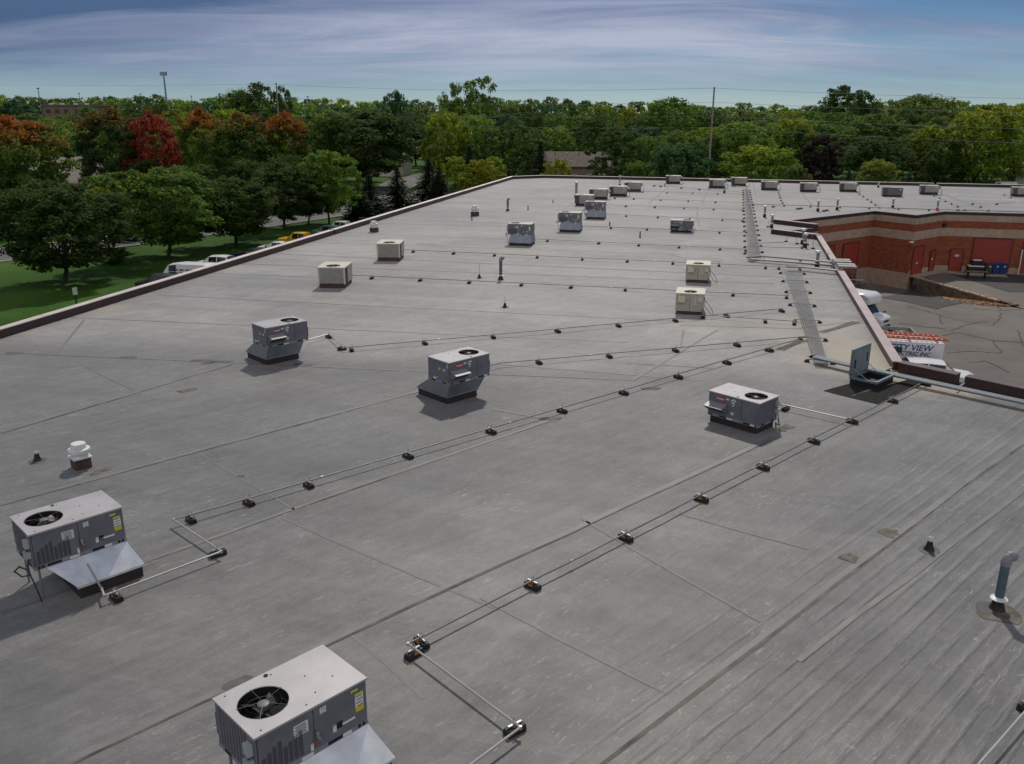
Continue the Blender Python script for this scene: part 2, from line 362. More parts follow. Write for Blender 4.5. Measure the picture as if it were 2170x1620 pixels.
LA, LB = Vector((-0.33, 137.03)), Vector((4.93, 139.94))
LEFT0 = Vector((-34.4, -8.0))
FARR = Vector((110.0, 114.2))
P1, P2, P3, P4, P5, P6, P7, P8, P9 = [Vector(p) for p in ((110, 76.2), (45.69, 91.66), (41.06, 88.02), (38.40, 91.9), (24.67, 81.7), (27.57, 77.8), (22.54, 74.37), (25.39, 70.83), (15.72, 33.1))]
Q1, Q2 = Vector((34.0, 13.0)), Vector((34.0, -8.0))
OUT = [LEFT0, Q2, Q1, P9, P8, P7, P6, P5, P4, P3, P2, P1, FARR, LB, LA]
wh = thing('warehouse', 'long flat-roofed brick warehouse with grey membrane roof and brown parapets', 'building', (0, 0, GROUND))
def wz(z): return z - GROUND

# ---- roof membrane material: weathered grey rubber with scuffs, stains and wrinkles
def roof_mat():
    m = bpy.data.materials.new('roof membrane'); m.use_nodes = True; N, L = m.node_tree.nodes, m.node_tree.links; b = N['Principled BSDF']
    tc = N.new('ShaderNodeTexCoord')
    def mp(rot, sc, loc=(0, 0, 0)):
        n0 = N.new('ShaderNodeMapping'); n0.inputs['Rotation'].default_value = (0, 0, R(rot)); L.new(tc.outputs['Object'], n0.inputs[0])
        n = N.new('ShaderNodeMapping'); n.inputs['Scale'].default_value = sc; n.inputs['Location'].default_value = loc
        L.new(n0.outputs[0], n.inputs[0]); return n.outputs[0]
    def noise(v, s_, det=6, ro=0.6, dis=0.0):
        n = N.new('ShaderNodeTexNoise'); n.inputs['Scale'].default_value = s_; n.inputs['Detail'].default_value = det; n.inputs['Roughness'].default_value = ro; n.inputs['Distortion'].default_value = dis
        L.new(v, n.inputs['Vector']); return n.outputs['Fac']
    def ramp(f_, st_):
        r = N.new('ShaderNodeValToRGB'); L.new(f_, r.inputs[0]); e = r.color_ramp.elements
        while len(e) < len(st_): e.new(0.5)
        for i, (p, c) in enumerate(st_): e[i].position = p; e[i].color = (*c, 1) if isinstance(c, tuple) else (c, c, c, 1)
        return r.outputs[0]
    def mix(f_, a, c, bt='MIX'):
        n = N.new('ShaderNodeMix'); n.data_type = 'RGBA'; n.blend_type = bt
        if isinstance(f_, float): n.inputs[0].default_value = f_
        else: L.new(f_, n.inputs[0])
        for i, x in ((6, a), (7, c)):
            if isinstance(x, tuple): n.inputs[i].default_value = (*x, 1)
            else: L.new(x, n.inputs[i])
        return n.outputs[2]
    def mth(op, a, c):
        n = N.new('ShaderNodeMath'); n.operation = op
        for i, x in ((0, a), (1, c)):
            if isinstance(x, (int, float)): n.inputs[i].default_value = x
            else: L.new(x, n.inputs[i])
        return n.outputs[0]
    big = noise(mp(0, (1, 1, 1)), 0.10, 7, 0.62, 0.6)
    base = ramp(big, [(0.30, (0.130, 0.133, 0.134)), (0.48, (0.160, 0.161, 0.160)), (0.68, (0.195, 0.193, 0.190))])
    # streaks along the sheets of the near wing (44 degrees) and speckle
    stk = ramp(noise(mp(-43.5, (0.22, 2.4, 1)), 1.3, 7, 0.65, 0.4), [(0.33, 0.74), (0.64, 1.17)])
    c = mix(0.5, base, stk, 'MULTIPLY')
    stk2 = ramp(noise(mp(13.5, (0.12, 0.9, 1)), 0.9, 6, 0.6, 0.3), [(0.35, 0.84), (0.65, 1.10)])
    c = mix(0.8, c, stk2, 'MULTIPLY')
    mid = ramp(noise(mp(0, (1, 1, 1)), 0.9, 7, 0.66, 0.8), [(0.30, 0.70), (0.70, 1.20)])
    c = mix(0.5, c, mid, 'MULTIPLY')
    def sheets(rot, w_, h_, off):
        bk = N.new('ShaderNodeTexBrick'); bk.inputs['Color1'].default_value = (0.86, 0.87, 0.88, 1); bk.inputs['Color2'].default_value = (1.12, 1.10, 1.07, 1); bk.inputs['Mortar Size'].default_value = 0.0
        bk.inputs['Scale'].default_value = 1.0; bk.inputs['Brick Width'].default_value = w_; bk.inputs['Row Height'].default_value = h_; bk.inputs['Bias'].default_value = -0.1
        L.new(mp(rot, (1, 1, 1), off), bk.inputs['Vector']); return bk.outputs['Color']
    c = mix(0.75, c, sheets(13.6, 15.0, 3.05, (3.0, 1.0, 0)), 'MULTIPLY'); c = mix(0.5, c, sheets(-43.5, 11.0, 6.1, (1.0, 2.0, 0)), 'MULTIPLY')
    # main wing paler past the cross seam, lifted further to paint in grazing sheen
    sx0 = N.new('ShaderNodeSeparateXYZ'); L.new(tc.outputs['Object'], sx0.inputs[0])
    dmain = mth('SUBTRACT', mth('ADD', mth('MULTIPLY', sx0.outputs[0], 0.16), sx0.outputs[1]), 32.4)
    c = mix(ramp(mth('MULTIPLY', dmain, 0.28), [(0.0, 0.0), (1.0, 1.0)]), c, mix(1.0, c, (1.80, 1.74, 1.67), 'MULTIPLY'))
    # tan silt where water ponds
    silt = ramp(noise(mp(30, (1, 1.6, 1)), 0.22, 6, 0.6, 1.0), [(0.60, 0.0), (0.76, 0.35)])
    c = mix(silt, c, (0.245, 0.228, 0.20))
    # white chalky scuffs
    sc1 = ramp(noise(mp(-43.5, (1.0, 4.5, 1)), 2.6, 5, 0.7, 1.2), [(0.575, 0.0), (0.67, 0.6)])
    sc2 = ramp(noise(mp(0, (1, 1, 1)), 0.35, 3, 0.5), [(0.36, 0.0), (0.58, 1.0)])
    c = mix(mth('MULTIPLY', sc1, sc2), c, (0.40, 0.39, 0.36))
    mot = ramp(noise(mp(-43.5, (0.6, 1.3, 1)), 3.2, 8, 0.72, 0.6), [(0.32, 0.80), (0.50, 1.0), (0.70, 1.20)]); c = mix(0.6, c, mot, 'MULTIPLY')
    sc3 = ramp(noise(mp(46.5, (0.5, 5.0, 1)), 1.7, 5, 0.7, 1.5), [(0.62, 0.0), (0.70, 0.6)]); c = mix(mth('MULTIPLY', sc3, ramp(noise(mp(0, (1, 1, 1)), 0.28, 3, 0.5), [(0.48, 0.0), (0.66, 1.0)])), c, (0.43, 0.42, 0.39))
    dk = ramp(noise(mp(10, (1, 1, 1)), 1.1, 5, 0.75, 2.0), [(0.66, 0.0), (0.74, 0.5)]); c = mix(dk, c, (0.12, 0.118, 0.112))
    sp = ramp(noise(mp(0, (1, 1, 1)), 38, 2, 0.6), [(0.30, 0.84), (0.70, 1.12)])
    c = mix(0.8, c, sp, 'MULTIPLY')
    # beige dirt bowl by the scuppers of the right-hand parapet
    def blob(x, y, r0, amt, jit):
        vs = N.new('ShaderNodeVectorMath'); vs.operation = 'DISTANCE'; L.new(tc.outputs['Object'], vs.inputs[0]); vs.inputs[1].default_value = (x, y, -GROUND)
        d = mth('ADD', vs.outputs['Value'], mth('MULTIPLY', mth('SUBTRACT', noise(mp(0, (1, 1, 1)), jit, 6, 0.65), 0.5), r0 * 1.4))
        return ramp(mth('DIVIDE', d, r0), [(0.35, amt), (1.0, 0.0)])
    for x, y, r0, amt in ((15.4, 34.6, 4.2, 1.0), (16.3, 31.5, 2.4, 1.0), (27.0, 86.5, 5.0, 0.6), (18.0, 31.0, 2.0, 0.5), (14.0, 40.0, 3.5, 0.4), (-21.5, 44, 1.6, 0.6), (-24.5, 36.0, 2.0, 0.35), (36, 100, 7, 0.4), (27, 104, 6, 0.35)):
        c = mix(blob(x, y, r0, amt, 0.8), c, (0.37, 0.325, 0.25))
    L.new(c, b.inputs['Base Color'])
    rr = ramp(noise(mp(0, (1, 1, 1)), 0.25, 6, 0.6), [(0.3, 0.48), (0.7, 0.64)])
    L.new(rr, b.inputs['Roughness']); b.inputs['Specular IOR Level'].default_value = 0.22; b.inputs['Sheen Weight'].default_value = 0.3; b.inputs['Sheen Roughness'].default_value = 0.45; b.inputs['Sheen Tint'].default_value = (1.0, 0.92, 0.80, 1)
    # wrinkles of the loose sheet, strongest right of the long seam of the near wing
    sx = N.new('ShaderNodeSeparateXYZ'); L.new(tc.outputs['Object'], sx.inputs[0])
    nx, ny = math.sin(R(43.4)), -math.cos(R(43.4))
    d = mth('SUBTRACT', mth('ADD', mth('MULTIPLY', sx.outputs[0], nx), mth('MULTIPLY', sx.outputs[1], ny)), 2.61 * nx + 12.51 * ny)
    msk = N.new('ShaderNodeMapRange'); msk.inputs['From Min'].default_value = -2.5; msk.inputs['From Max'].default_value = 1.6; L.new(d, msk.inputs['Value'])
    wv = N.new('ShaderNodeTexWave'); wv.bands_direction = 'Y'; wv.wave_profile = 'SIN'; wv.inputs['Scale'].default_value = 0.86; wv.inputs['Distortion'].default_value = 2.0; wv.inputs['Detail'].default_value = 3; wv.inputs['Detail Scale'].default_value = 0.7
    L.new(mp(-43.5, (0.16, 1.0, 1)), wv.inputs['Vector'])
    ridge = ramp(wv.outputs['Fac'], [(0.52, 0.0), (0.95, 1.0)])
    brk = ramp(noise(mp(-43.5, (0.42, 2.2, 1)), 0.9, 4, 0.65), [(0.38, 0.0), (0.58, 1.0)])
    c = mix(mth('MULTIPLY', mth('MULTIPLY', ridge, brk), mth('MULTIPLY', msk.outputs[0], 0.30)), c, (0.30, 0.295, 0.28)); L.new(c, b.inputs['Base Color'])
    hgt = mth('MULTIPLY', mth('MULTIPLY', ridge, brk), mth('ADD', mth('MULTIPLY', msk.outputs[0], 0.034), 0.001))
    fine = mth('MULTIPLY', noise(mp(0, (1, 1, 1)), 9, 5, 0.6), 0.010)
    swell = mth('MULTIPLY', noise(mp(0, (1, 1, 1)), 0.8, 4, 0.5), 0.05)
    hh = mth('ADD', mth('ADD', hgt, fine), swell)
    bp = N.new('ShaderNodeBump'); bp.inputs['Strength'].default_value = 0.75; bp.inputs['Distance'].default_value = 1.0
    L.new(hh, bp.inputs['Height']); L.new(bp.outputs[0], b.inputs['Normal'])
    return m
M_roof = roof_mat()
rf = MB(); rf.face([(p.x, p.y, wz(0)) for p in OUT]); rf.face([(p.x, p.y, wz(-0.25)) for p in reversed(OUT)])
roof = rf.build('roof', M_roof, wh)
roof.location = (0, 0, 0)

# ---- seams of the membrane: lapped strips with a line of dirt beside them
M_tape = mat('seam tape', (0.166, 0.165, 0.162), 0.6, var=0.16, scale=1.2)
M_dirt = mat('seam dirt', (0.095, 0.086, 0.070), 0.9, var=0.3, scale=1.4, col2=(0.185, 0.172, 0.145))
M_dark = mat('seam dark', (0.09, 0.086, 0.082), 0.7, var=0.3, scale=1, col2=(0.17, 0.163, 0.155))
SK = [0]; M_faint = mat('faint seam', (0.152, 0.152, 0.150), 0.62, var=0.14, scale=2)
def seam(a, b, w=0.16, dirt=0.035, z=0.004, dm=M_dirt):
    SK[0] += 1; z = 0.004 + 0.0011 * (SK[0] % 6)
    a, b = Vector(a), Vector(b); n = max(2, int((b - a).length / 2.2)); d = (b - a).normalized(); nn = Vector((-d.y, d.x))
    pts = [a.lerp(b, i / n) + nn * rnd.uniform(-.03, .03) for i in range(n + 1)]
    m = MB(); ribbon(m, pts, w, wz(z), 0, 0.08)
    if dirt: ribbon(m, [p - nn * (w / 2 + 0.008) for p in pts], dirt, wz(z + 0.0006), 1, 0.7)
    return m.build('membrane_seam', [M_tape if w > .08 else M_faint, dm], roof)
seam((-10.56, 15.43), (-5.50, 20.45), 0.12, 0.05); seam((-5.50, 20.45), (1.53, 27.33), 0.12, 0.05)
for a, b in (((-13.45, 20.47), (-3.42, 30.27)), ((-7.47, 10.78), (8.38, 25.58)), ((-16.45, 25.73), (-11.52, 33.69)), ((-1.25, 8.70), (13.93, 23.22)), ((13.93, 23.22), (17.67, 26.61))):
    seam(a, b, 0.17, 0.055)
seam((5.42, 13.87), (19.80, 26.63), 0.12, 0.02)
for a, b in (((2.71, 12.93), (-0.64, 16.01)), ((5.05, 15.13), (1.76, 19.76)), ((7.02, 18.19), (4.34, 20.05)), ((-3.21, 14.67), (-1.52, 12.74)), ((-9.51, 24.11), (-5.55, 20.11)), ((-5.81, 19.71), (-0.38, 15.61)), ((-17.29, 33.21), (-14.14, 30.27))):
    seam(a, b, 0.07, 0.0)
for a, b in (((-21.52, 35.30), (-3.49, 32.71)), ((-3.49, 32.71), (4.66, 31.66)), ((-23.45, 42.12), (5.21, 37.38)), ((-19.96, 47.45), (8.43, 41.46)), ((-21.22, 41.43), (-19.44, 35.18)), ((-22.31, 54.91), (-12.29, 53.10)), ((-21.61, 58.59), (15.90, 51.42)), ((-19.69, 63.02), (17.14, 53.63)),
             ((-18.34, 68.63), (12.24, 62.59)), ((-16.55, 74.35), (17.69, 64.97)), ((-15.04, 80.69), (-0.48, 78.64)), ((-15.09, 84.83), (17.19, 75.82)), ((-11.28, 100.82), (2.89, 99.12)), ((-8.85, 111.87), (0.81, 109.59)), ((8.21, 39.71), (7.53, 36.68)), ((8.17, 40.66), (13.96, 40.07)),
             ((-0.98, 33.95), (7.57, 31.57)), ((-0.66, 28.18), (1.51, 27.00)), ((4.69, 34.02), (8.15, 33.37)), ((4.66, 31.66), (9.80, 39.73)), ((13.51, 40.07), (19.73, 42.65)), ((18.24, 53.33), (21.87, 52.76)), ((16.29, 46.88), (20.00, 46.31))):
    seam(a, b, 0.09, 0.03, dm=M_dark)
for a, b in (((11.54, 62.57), (13.04, 59.28)), ((20.45, 95.60), (18.92, 88.69)), ((19.02, 88.69), (17.12, 79.10)), ((5.88, 95.14), (15.97, 132.70)), ((24.62, 133.07), (15.59, 99.54)), ((28.09, 124.46), (21.74, 99.74)), ((37.35, 136.50), (31.23, 112.01)), ((37.68, 113.60), (33.83, 98.04)),
             ((59.69, 128.28), (50.61, 92.73)), ((0.81, 108.95), (10.59, 127.96)), ((34.78, 112.14), (44.13, 119.59))):
    seam(a, b, 0.16, 0.04, dm=M_dark)
# repair patches
M_patch = mat('patch rubber', (0.085, 0.083, 0.08), 0.65, var=0.3, scale=3)
M_patch2 = mat('mossy patch', (0.125, 0.115, 0.092), 0.9, var=0.4, scale=5)
def patch(c, l, w, ang, m=M_patch, irr=0.12, z=0.011):
    n = 14; ca, sa = math.cos(R(ang)), math.sin(R(ang)); ring = []
    for i in range(n):
        t = 2 * math.pi * i / n; k = 1 / max(abs(math.cos(t)), abs(math.sin(t))); k = 1 + (k - 1) * 0.75; k *= 1 + rnd.uniform(-irr, irr)
        x, y = l / 2 * math.cos(t) * k, w / 2 * math.sin(t) * k; ring.append((c[0] + x * ca - y * sa, c[1] + x * sa + y * ca))
    return MB().prism(ring, wz(0.001), wz(z)).build('repair_patch', m, roof)
patch((10.10, 15.53), 0.85, 0.75, -20, M_patch2, 0.08); patch((9.95, 15.68), 0.4, 0.5, -20, M_patch, 0.15, .014); patch((-4.94, 13.13), 0.55, 0.3, 44); patch((-12.05, 30.24), 0.75, 0.35, 44, M_patch2); patch((-21.28, 35.23), 0.8, 0.35, 0, M_patch2); patch((-16.18, 34.62), 0.8, 0.35, 0, M_patch2)
patch((-12.88, 34.16), 1.0, 0.3, 0, M_patch2); patch((-11.98, 34.03), 0.9, 0.3, 0, M_patch2); patch((-8.55, 33.65), 0.8, 0.35, 0); patch((9.32, 19.07), 0.45, 0.4, 44, M_patch2, 0.25); patch((7.87, 17.79), 0.4, 0.35, 44, M_patch2, 0.25)
patch((9.01, 26.44), 0.75, 0.35, 44, M_patch2, 0.3); patch((-12.53, 33.81), 0.5, 0.25, 20, M_patch2); patch((1.28, 27.23), 0.8, 0.3, 0, M_patch2, 0.2); patch((5.23, 30.60), 0.7, 0.3, 0, M_patch2, 0.2)
patch((-7.69, 22.36), 0.2, 0.15, 0); patch((-11.81, 22.72), 0.6, 0.28, 50, M_patch2, 0.3); patch((-22.56, 41.21), 0.6, 0.25, 0, M_patch2); patch((-2.16, 86.00), 1.6, 0.5, -14, M_tape, 0.2); patch((-6.71, 67.35), 1.8, 0.6, -14, M_tape, .2)
patch((13.52, 60.50), 2.6, 1.6, -14, M_tape, 0.03); patch((3.98, 115.83), 2.0, 1.0, 0, M_tape, .2); patch((41.84, 119.50), 0.9, 0.5, 20, M_patch2)
for l in ([(11.71, 36.18), (12.60, 37.15), (13.26, 37.91)], [(14.62, 39.34), (15.56, 40.09), (16.61, 41.07), (17.11, 41.48)]):
    m = MB(); ribbon(m, l, 0.4, wz(0.012), 0, 0.25); m.build('repair_patch', M_patch2, roof)

# ---- walls
def wallseg(a, b, z0, z1, th, m, name, parent, off=0.0):
    d = b - a; n = Vector((d.y, -d.x)).normalized(); c = (a + b) / 2 + n * (off - th / 2)
    return MB().box((c.x, c.y, wz((z0 + z1) / 2)), (d.length - 0.004, th, z1 - z0), math.atan2(d.y, d.x)).build(name, m, parent)
edges = list(zip(OUT, OUT[1:] + OUT[:1]))
WALLS = {}
for k, (a, b) in enumerate(edges):
    yard = 2 <= k <= 10
    zb = -8.0 if yard else GROUND - 0.3
    w = wallseg(a, b, zb, -0.26, 0.3, M_brick, 'wall', wh); WALLS[k] = w
    if yard:
        wallseg(a, b, -0.88, -0.22, 0.06, M_band, 'block_band', w, 0.03)
        wallseg(a, b, -2.50, -1.62, 0.06, M_band, 'block_band', w, 0.03)
        wallseg(a, b, -8.0, -5.62 if k in (9, 10) else -5.9, 0.08, M_band, 'block_base', w, 0.04)
# ---- parapets with coping, broken by scuppers
def parapet(a, b, h, wd, m_face, m_cop, gaps=(), piece=3.05):
    d = (b - a); Ln = d.length; u = d.normalized(); n = Vector((u.y, -u.x))       # n points outwards
    ang = math.atan2(u.y, u.x); cuts = [0.0]
    for g0 in gaps: cuts += [g0 - 0.15, g0 + 0.15]
    cuts.append(Ln)
    par = MB()
    for i in range(0, len(cuts), 2):
        s0, s1 = cuts[i], cuts[i + 1]; c = a + u * ((s0 + s1) / 2) - n * (wd / 2)
        par.box((c.x, c.y, wz(h / 2 - 0.03)), (s1 - s0, wd - 0.05, h - 0.02), ang)
    for g0 in gaps:
        c = a + u * g0 - n * (wd / 2); par.box((c.x, c.y, wz(0.03)), (0.3, wd - 0.06, 0.06), ang)
    p = par.build('parapet', m_face, wh)
    for i in range(0, len(cuts), 2):
        s0, s1 = cuts[i], cuts[i + 1]; n_ = max(1, round((s1 - s0) / piece)); L_ = (s1 - s0) / n_
        for k in range(n_):
            c = a + u * (s0 + (k + .5) * L_) - n * (wd / 2)
            MB().box((c.x, c.y, wz(h - 0.02 + 0.003 * (k % 2))), (L_ - 0.012, wd + 0.03, 0.035), ang).build('coping', m_cop, p)
    return p
def gapsat(a, pts): return [(Vector(p) - a).length for p in pts]
parapet(LA, LEFT0, 0.42, 0.42, M_edge, M_cop, gapsat(LA, [(-6.29, 110.52), (-15.13, 72.70)]), 3.66)
parapet(LB, LA, 0.42, 0.42, M_edge, M_cop)
parapet(FARR, LB, 0.42, 0.42, M_edge, M_cop, gapsat(FARR, [(60.87, 126.37), (25.24, 135.07)]), 3.66)
parapet(P9, P8, 0.36, 0.38, M_edge, M_copr, (), 12)
parapet(P8, P7, 0.42, 0.42, M_edge, M_copr); parapet(P6, P5, 0.42, 0.42, M_edge, M_copr)
parapet(Q1, P9, 0.42, 0.40, M_edge, mat('dark brown coping', (0.13, 0.085, 0.08), 0.45, metal=0.2, var=0.15, scale=1.0), gapsat(Q1, [(17.39, 31.39)]), 12)
for a, b in ((P5, P4), (P7, P6), (P4, P3), (P3, P2), (P2, P1)):
    wallseg(a, b, -0.24, 0.07, 0.16, M_edge, 'edge_metal', wh, 0.05)
# ---- doors of the service yard
def wallpt(a, b, f): return a + (b - a) * f
def door(a, b, f0, f1, z0, z1, sign=None, sx=0.5, sz=0.55, name='door', lintel=True, ribs=0):
    d = b - a; L_ = d.length; u = d.normalized(); n = Vector((u.y, -u.x)); c = a + u * (L_ * (f0 + f1) / 2); ang = math.atan2(u.y, u.x); w_ = L_ * (f1 - f0)
    dm = MB().box((0, 0, 0), (w_, 0.06, z1 - z0)); o = dm.build(name, M_door, wh, loc=(c.x + n.x * 0.06, c.y + n.y * 0.06, wz((z0 + z1) / 2)), rz=ang)
    f_ = MB(); f_.box((0, -0.02, (z1 - z0) / 2 + 0.04), (w_ + 0.16, 0.10, 0.08)); f_.box((-w_ / 2 - 0.04, -0.02, 0), (0.08, 0.10, z1 - z0)); f_.box((w_ / 2 + 0.04, -0.02, 0), (0.08, 0.10, z1 - z0)); f_.build('door_frame', mat('frame paint', (0.13, 0.03, 0.022), 0.5), o)
    for i in range(ribs): MB().box((0, -0.035, (z1 - z0) * ((i + 1) / (ribs + 1) - .5)), (w_ - 0.04, 0.02, 0.03)).build('rib', M_door, o)
    if not ribs: MB().box((w_ * 0.38, -0.06, -0.05), (0.05, 0.06, 0.16)).build('handle', mat('dull steel', (0.4, 0.4, 0.4), 0.4, 0.8), o)
    if sign == '': MB().box((w_ * (sx - .5), -0.045, (z1 - z0) * (sz - .5)), (0.24, 0.02, 0.17)).build('number_plate', M_white, o)
    if sign:
        s = MB().box((w_ * (sx - .5), -0.045, (z1 - z0) * (sz - .5)), (0.5, 0.02, 0.34)).build('number_plate', M_door, o)
        text(sign, 0.42, M_white, s, (w_ * (sx - .5), -0.062, (z1 - z0) * (sz - .5)), (R(90), 0, 0), bold=0.012)
    return o
door(P3, P2, 0.05, 0.40, -6.15, -3.2, '', 0.45, 0.42, 'dock_door'); door(P3, P2, 0.68, 0.84, -6.15, -3.9, '', 0.4, 0.6)
nb = (P1 - P2).length
door(P2, P1, 1.2 / nb, 2.35 / nb, -6.12, -3.85, '44', 0.5, 0.7); door(P2, P1, 3.3 / nb, 6.9 / nb, -6.12, -2.62, '304', 0.72, 0.17, 'overhead_door', ribs=4)
door(P5, P4, 0.70, 0.86, -7.3, -3.0, '', 0.4, 0.55, 'dock_door'); door(P5, P4, 0.40, 0.60, -7.3, -3.0, None, name='dock_door', ribs=4)
door(P2, P1, 8.1 / nb, 11.5 / nb, -6.12, -2.8, None, name='overhead_door', ribs=4)
dp = wallpt(P2, P1, 7.95 / nb); MB().tube([(dp.x - .1, dp.y - .3, wz(-6.2)), (dp.x - .1, dp.y - .3, wz(-3.6))], 0.06).build('downpipe', M_white, wh)
wl_ = MB(); c = P3 + Vector((-0.25, -0.25)); wl_.box((c.x, c.y, wz(-2.62)), (0.42, 0.28, 0.14), R(35)); wl_.build('wall_lamp', M_white, wh)
wl_ = MB(); c = P2 + Vector((0.1, -0.2)); wl_.box((c.x, c.y, wz(-1.3)), (0.35, 0.22, 0.3), R(-13)); wl_.build('wall_lamp', M_black, wh)

# ================================================================ rooftop units
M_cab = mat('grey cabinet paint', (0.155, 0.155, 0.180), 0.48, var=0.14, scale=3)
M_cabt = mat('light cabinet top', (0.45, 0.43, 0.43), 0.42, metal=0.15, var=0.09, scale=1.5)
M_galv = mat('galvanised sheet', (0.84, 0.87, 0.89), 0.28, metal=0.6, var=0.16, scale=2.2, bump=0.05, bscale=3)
M_galvd = mat('dull galvanised', (0.30, 0.33, 0.35), 0.45, metal=0.6, var=0.15, scale=3)
M_curb = mat('curb rubber', (0.035, 0.026, 0.024), 0.7, var=0.3, scale=5)
M_fan = mat('fan black', (0.014, 0.014, 0.015), 0.5)
M_hub = mat('fan hub', (0.15, 0.148, 0.148), 0.5)
M_coil = mat('coil fins', (0.16, 0.165, 0.18), 0.5, metal=0.3, var=0.2, scale=6, stretch=(8, 8, 1))
M_slot = mat('fork slot', (0.01, 0.01, 0.01), 0.8)
M_stick = mat('white sticker', (0.72, 0.72, 0.70), 0.5); M_ink = mat('sticker ink', (0.2, 0.2, 0.21), 0.6)
M_yel = mat('yellow sticker', (0.70, 0.52, 0.02), 0.5); M_lime = mat('lime sticker', (0.55, 0.62, 0.10), 0.5)
M_redb = mat('red badge', (0.55, 0.02, 0.025), 0.4); M_orange = mat('orange trim', (0.5, 0.14, 0.05), 0.5)
M_box = mat('switch box grey', (0.36, 0.40, 0.40), 0.5, var=0.1, scale=4)
M_cable = mat('black cable', (0.03, 0.04, 0.045), 0.5)
M_pipe = mat('steel pipe', (0.20, 0.20, 0.195), 0.55, metal=0.3, var=0.15, scale=1.0)
M_pipew = mat('pale pipe', (0.40, 0.40, 0.385), 0.45, metal=0.3, var=0.1, scale=1.0)

def top_with_hole(m, x0, x1, y0, y1, z, cx, cy, r, n=32, th=0.03, mi=0):
    """flat lid with a round opening"""
    circ = [(cx + r * math.cos(2 * math.pi * i / n), cy + r * math.sin(2 * math.pi * i / n)) for i in range(n)]
    def edge(i):
        t = 2 * math.pi * i / n; dx, dy = math.cos(t), math.sin(t); k = 1e9
        if dx > 1e-9: k = min(k, (x1 - cx) / dx)
        if dx < -1e-9: k = min(k, (x0 - cx) / dx)
        if dy > 1e-9: k = min(k, (y1 - cy) / dy)
        if dy < -1e-9: k = min(k, (y0 - cy) / dy)
        return (cx + dx * k, cy + dy * k)
    rim = [edge(i) for i in range(n)]
    for i in range(n):
        j = (i + 1) % n
        poly = [circ[i], rim[i]]
        a, b = rim[i], rim[j]
        if abs(a[0] - b[0]) > 1e-6 and abs(a[1] - b[1]) > 1e-6:
            X = x1 if max(a[0], b[0]) > x1 - 1e-6 else x0; Y = y1 if max(a[1], b[1]) > y1 - 1e-6 else y0
            poly.append((X, Y))
        poly += [rim[j], circ[j]]
        m.face([(p[0], p[1], z) for p in poly], mi)
        m.face([(circ[j][0], circ[j][1], z), (circ[j][0], circ[j][1], z - 0.18), (circ[i][0], circ[i][1], z - 0.18), (circ[i][0], circ[i][1], z)], mi)
    for (a, b, c, d) in ((x0, y0, x1, y0), (x1, y0, x1, y1), (x1, y1, x0, y1), (x0, y1, x0, y0)):
        m.face([(a, b, z - th), (c, d, z - th), (c, d, z), (a, b, z)], mi)
    return m
def fan(parent, cx, cy, z, r, guard=True):
    f_ = MB(); f_.lathe([(r * 0.995, -0.16), (r * 0.995, -0.005)], (cx, cy, z), 32, cap=False); f_.lathe([(0.001, -0.2), (r, -0.2)], (cx, cy, z), 32, cap=False)
    sh = f_.build('fan_shroud', M_fan, parent, True)
    for k in range(4):
        a = k * math.pi / 2 + 0.5; b_ = MB(); q = []
        for rr, w_, tz in ((0.18 * r, 0.16 * r, 0.03), (0.55 * r, 0.42 * r, 0.05), (0.93 * r, 0.55 * r, 0.05)):
            c = Vector((cx + rr * math.cos(a), cy + rr * math.sin(a), z - 0.11)); t = Vector((-math.sin(a), math.cos(a), 0)); q.append((c + t * w_ / 2 + Vector((0, 0, tz)), c - t * w_ / 2 - Vector((0, 0, tz))))
        for i in range(2): b_.face([q[i][0], q[i][1], q[i + 1][1], q[i + 1][0]]); b_.face([q[i + 1][0] - Vector((0, 0, .006)), q[i + 1][1] - Vector((0, 0, .006)), q[i][1] - Vector((0, 0, .006)), q[i][0] - Vector((0, 0, .006))])
        b_.build('fan_blade', M_fan, sh)
    MB().lathe([(r * 0.24, -0.09), (r * 0.24, -0.015), (r * 0.2, -0.008), (0.001, -0.008)], (cx, cy, z), 16).build('motor', M_hub, sh, True)
    if guard:
        g_ = MB()
        for k in range(5):
            a = k * 2 * math.pi / 5 + 0.3
            g_.tube([(cx + 0.2 * r * math.cos(a), cy + 0.2 * r * math.sin(a), z + 0.012), (cx + r * 1.04 * math.cos(a), cy + r * 1.04 * math.sin(a), z + 0.012)], 0.0045, 5)
        for k in (1, 3, 5):
            rr = r * (0.3 + 0.14 * k); g_.tube([(cx + rr * math.cos(t * math.pi / 12), cy + rr * math.sin(t * math.pi / 12), z + 0.01) for t in range(25)], 0.0022, 3, mi=1)
        g_.build('fan_guard', [mat('guard wire', (0.12, 0.12, 0.12), 0.5), M_fan], parent)
def plate(parent, name, x, y, z, w_, h_, m, face='-y', lines=0, rot=0.0):
    """a sticker lying flat on a vertical cabinet face, with rows of print"""
    b_ = MB(); b_.box((0, 0, 0), (w_, 0.004, h_))
    for i in range(lines): b_.box((-w_ * 0.06 + 0.02 * (i % 2), -0.004, h_ * (0.36 - 0.72 * i / max(1, lines - 1))), (w_ * 0.72, 0.003, h_ * 0.07), mi=1)
    o = b_.build(name, [m, M_ink], parent, loc=(x, y, z)); o.rotation_euler = (0, rot, {'-y': 0, '+y': math.pi, '-x': -math.pi / 2, '+x': math.pi / 2}[face]); return o
HX, HY, HZ = 0.945, 0.595, 0.84
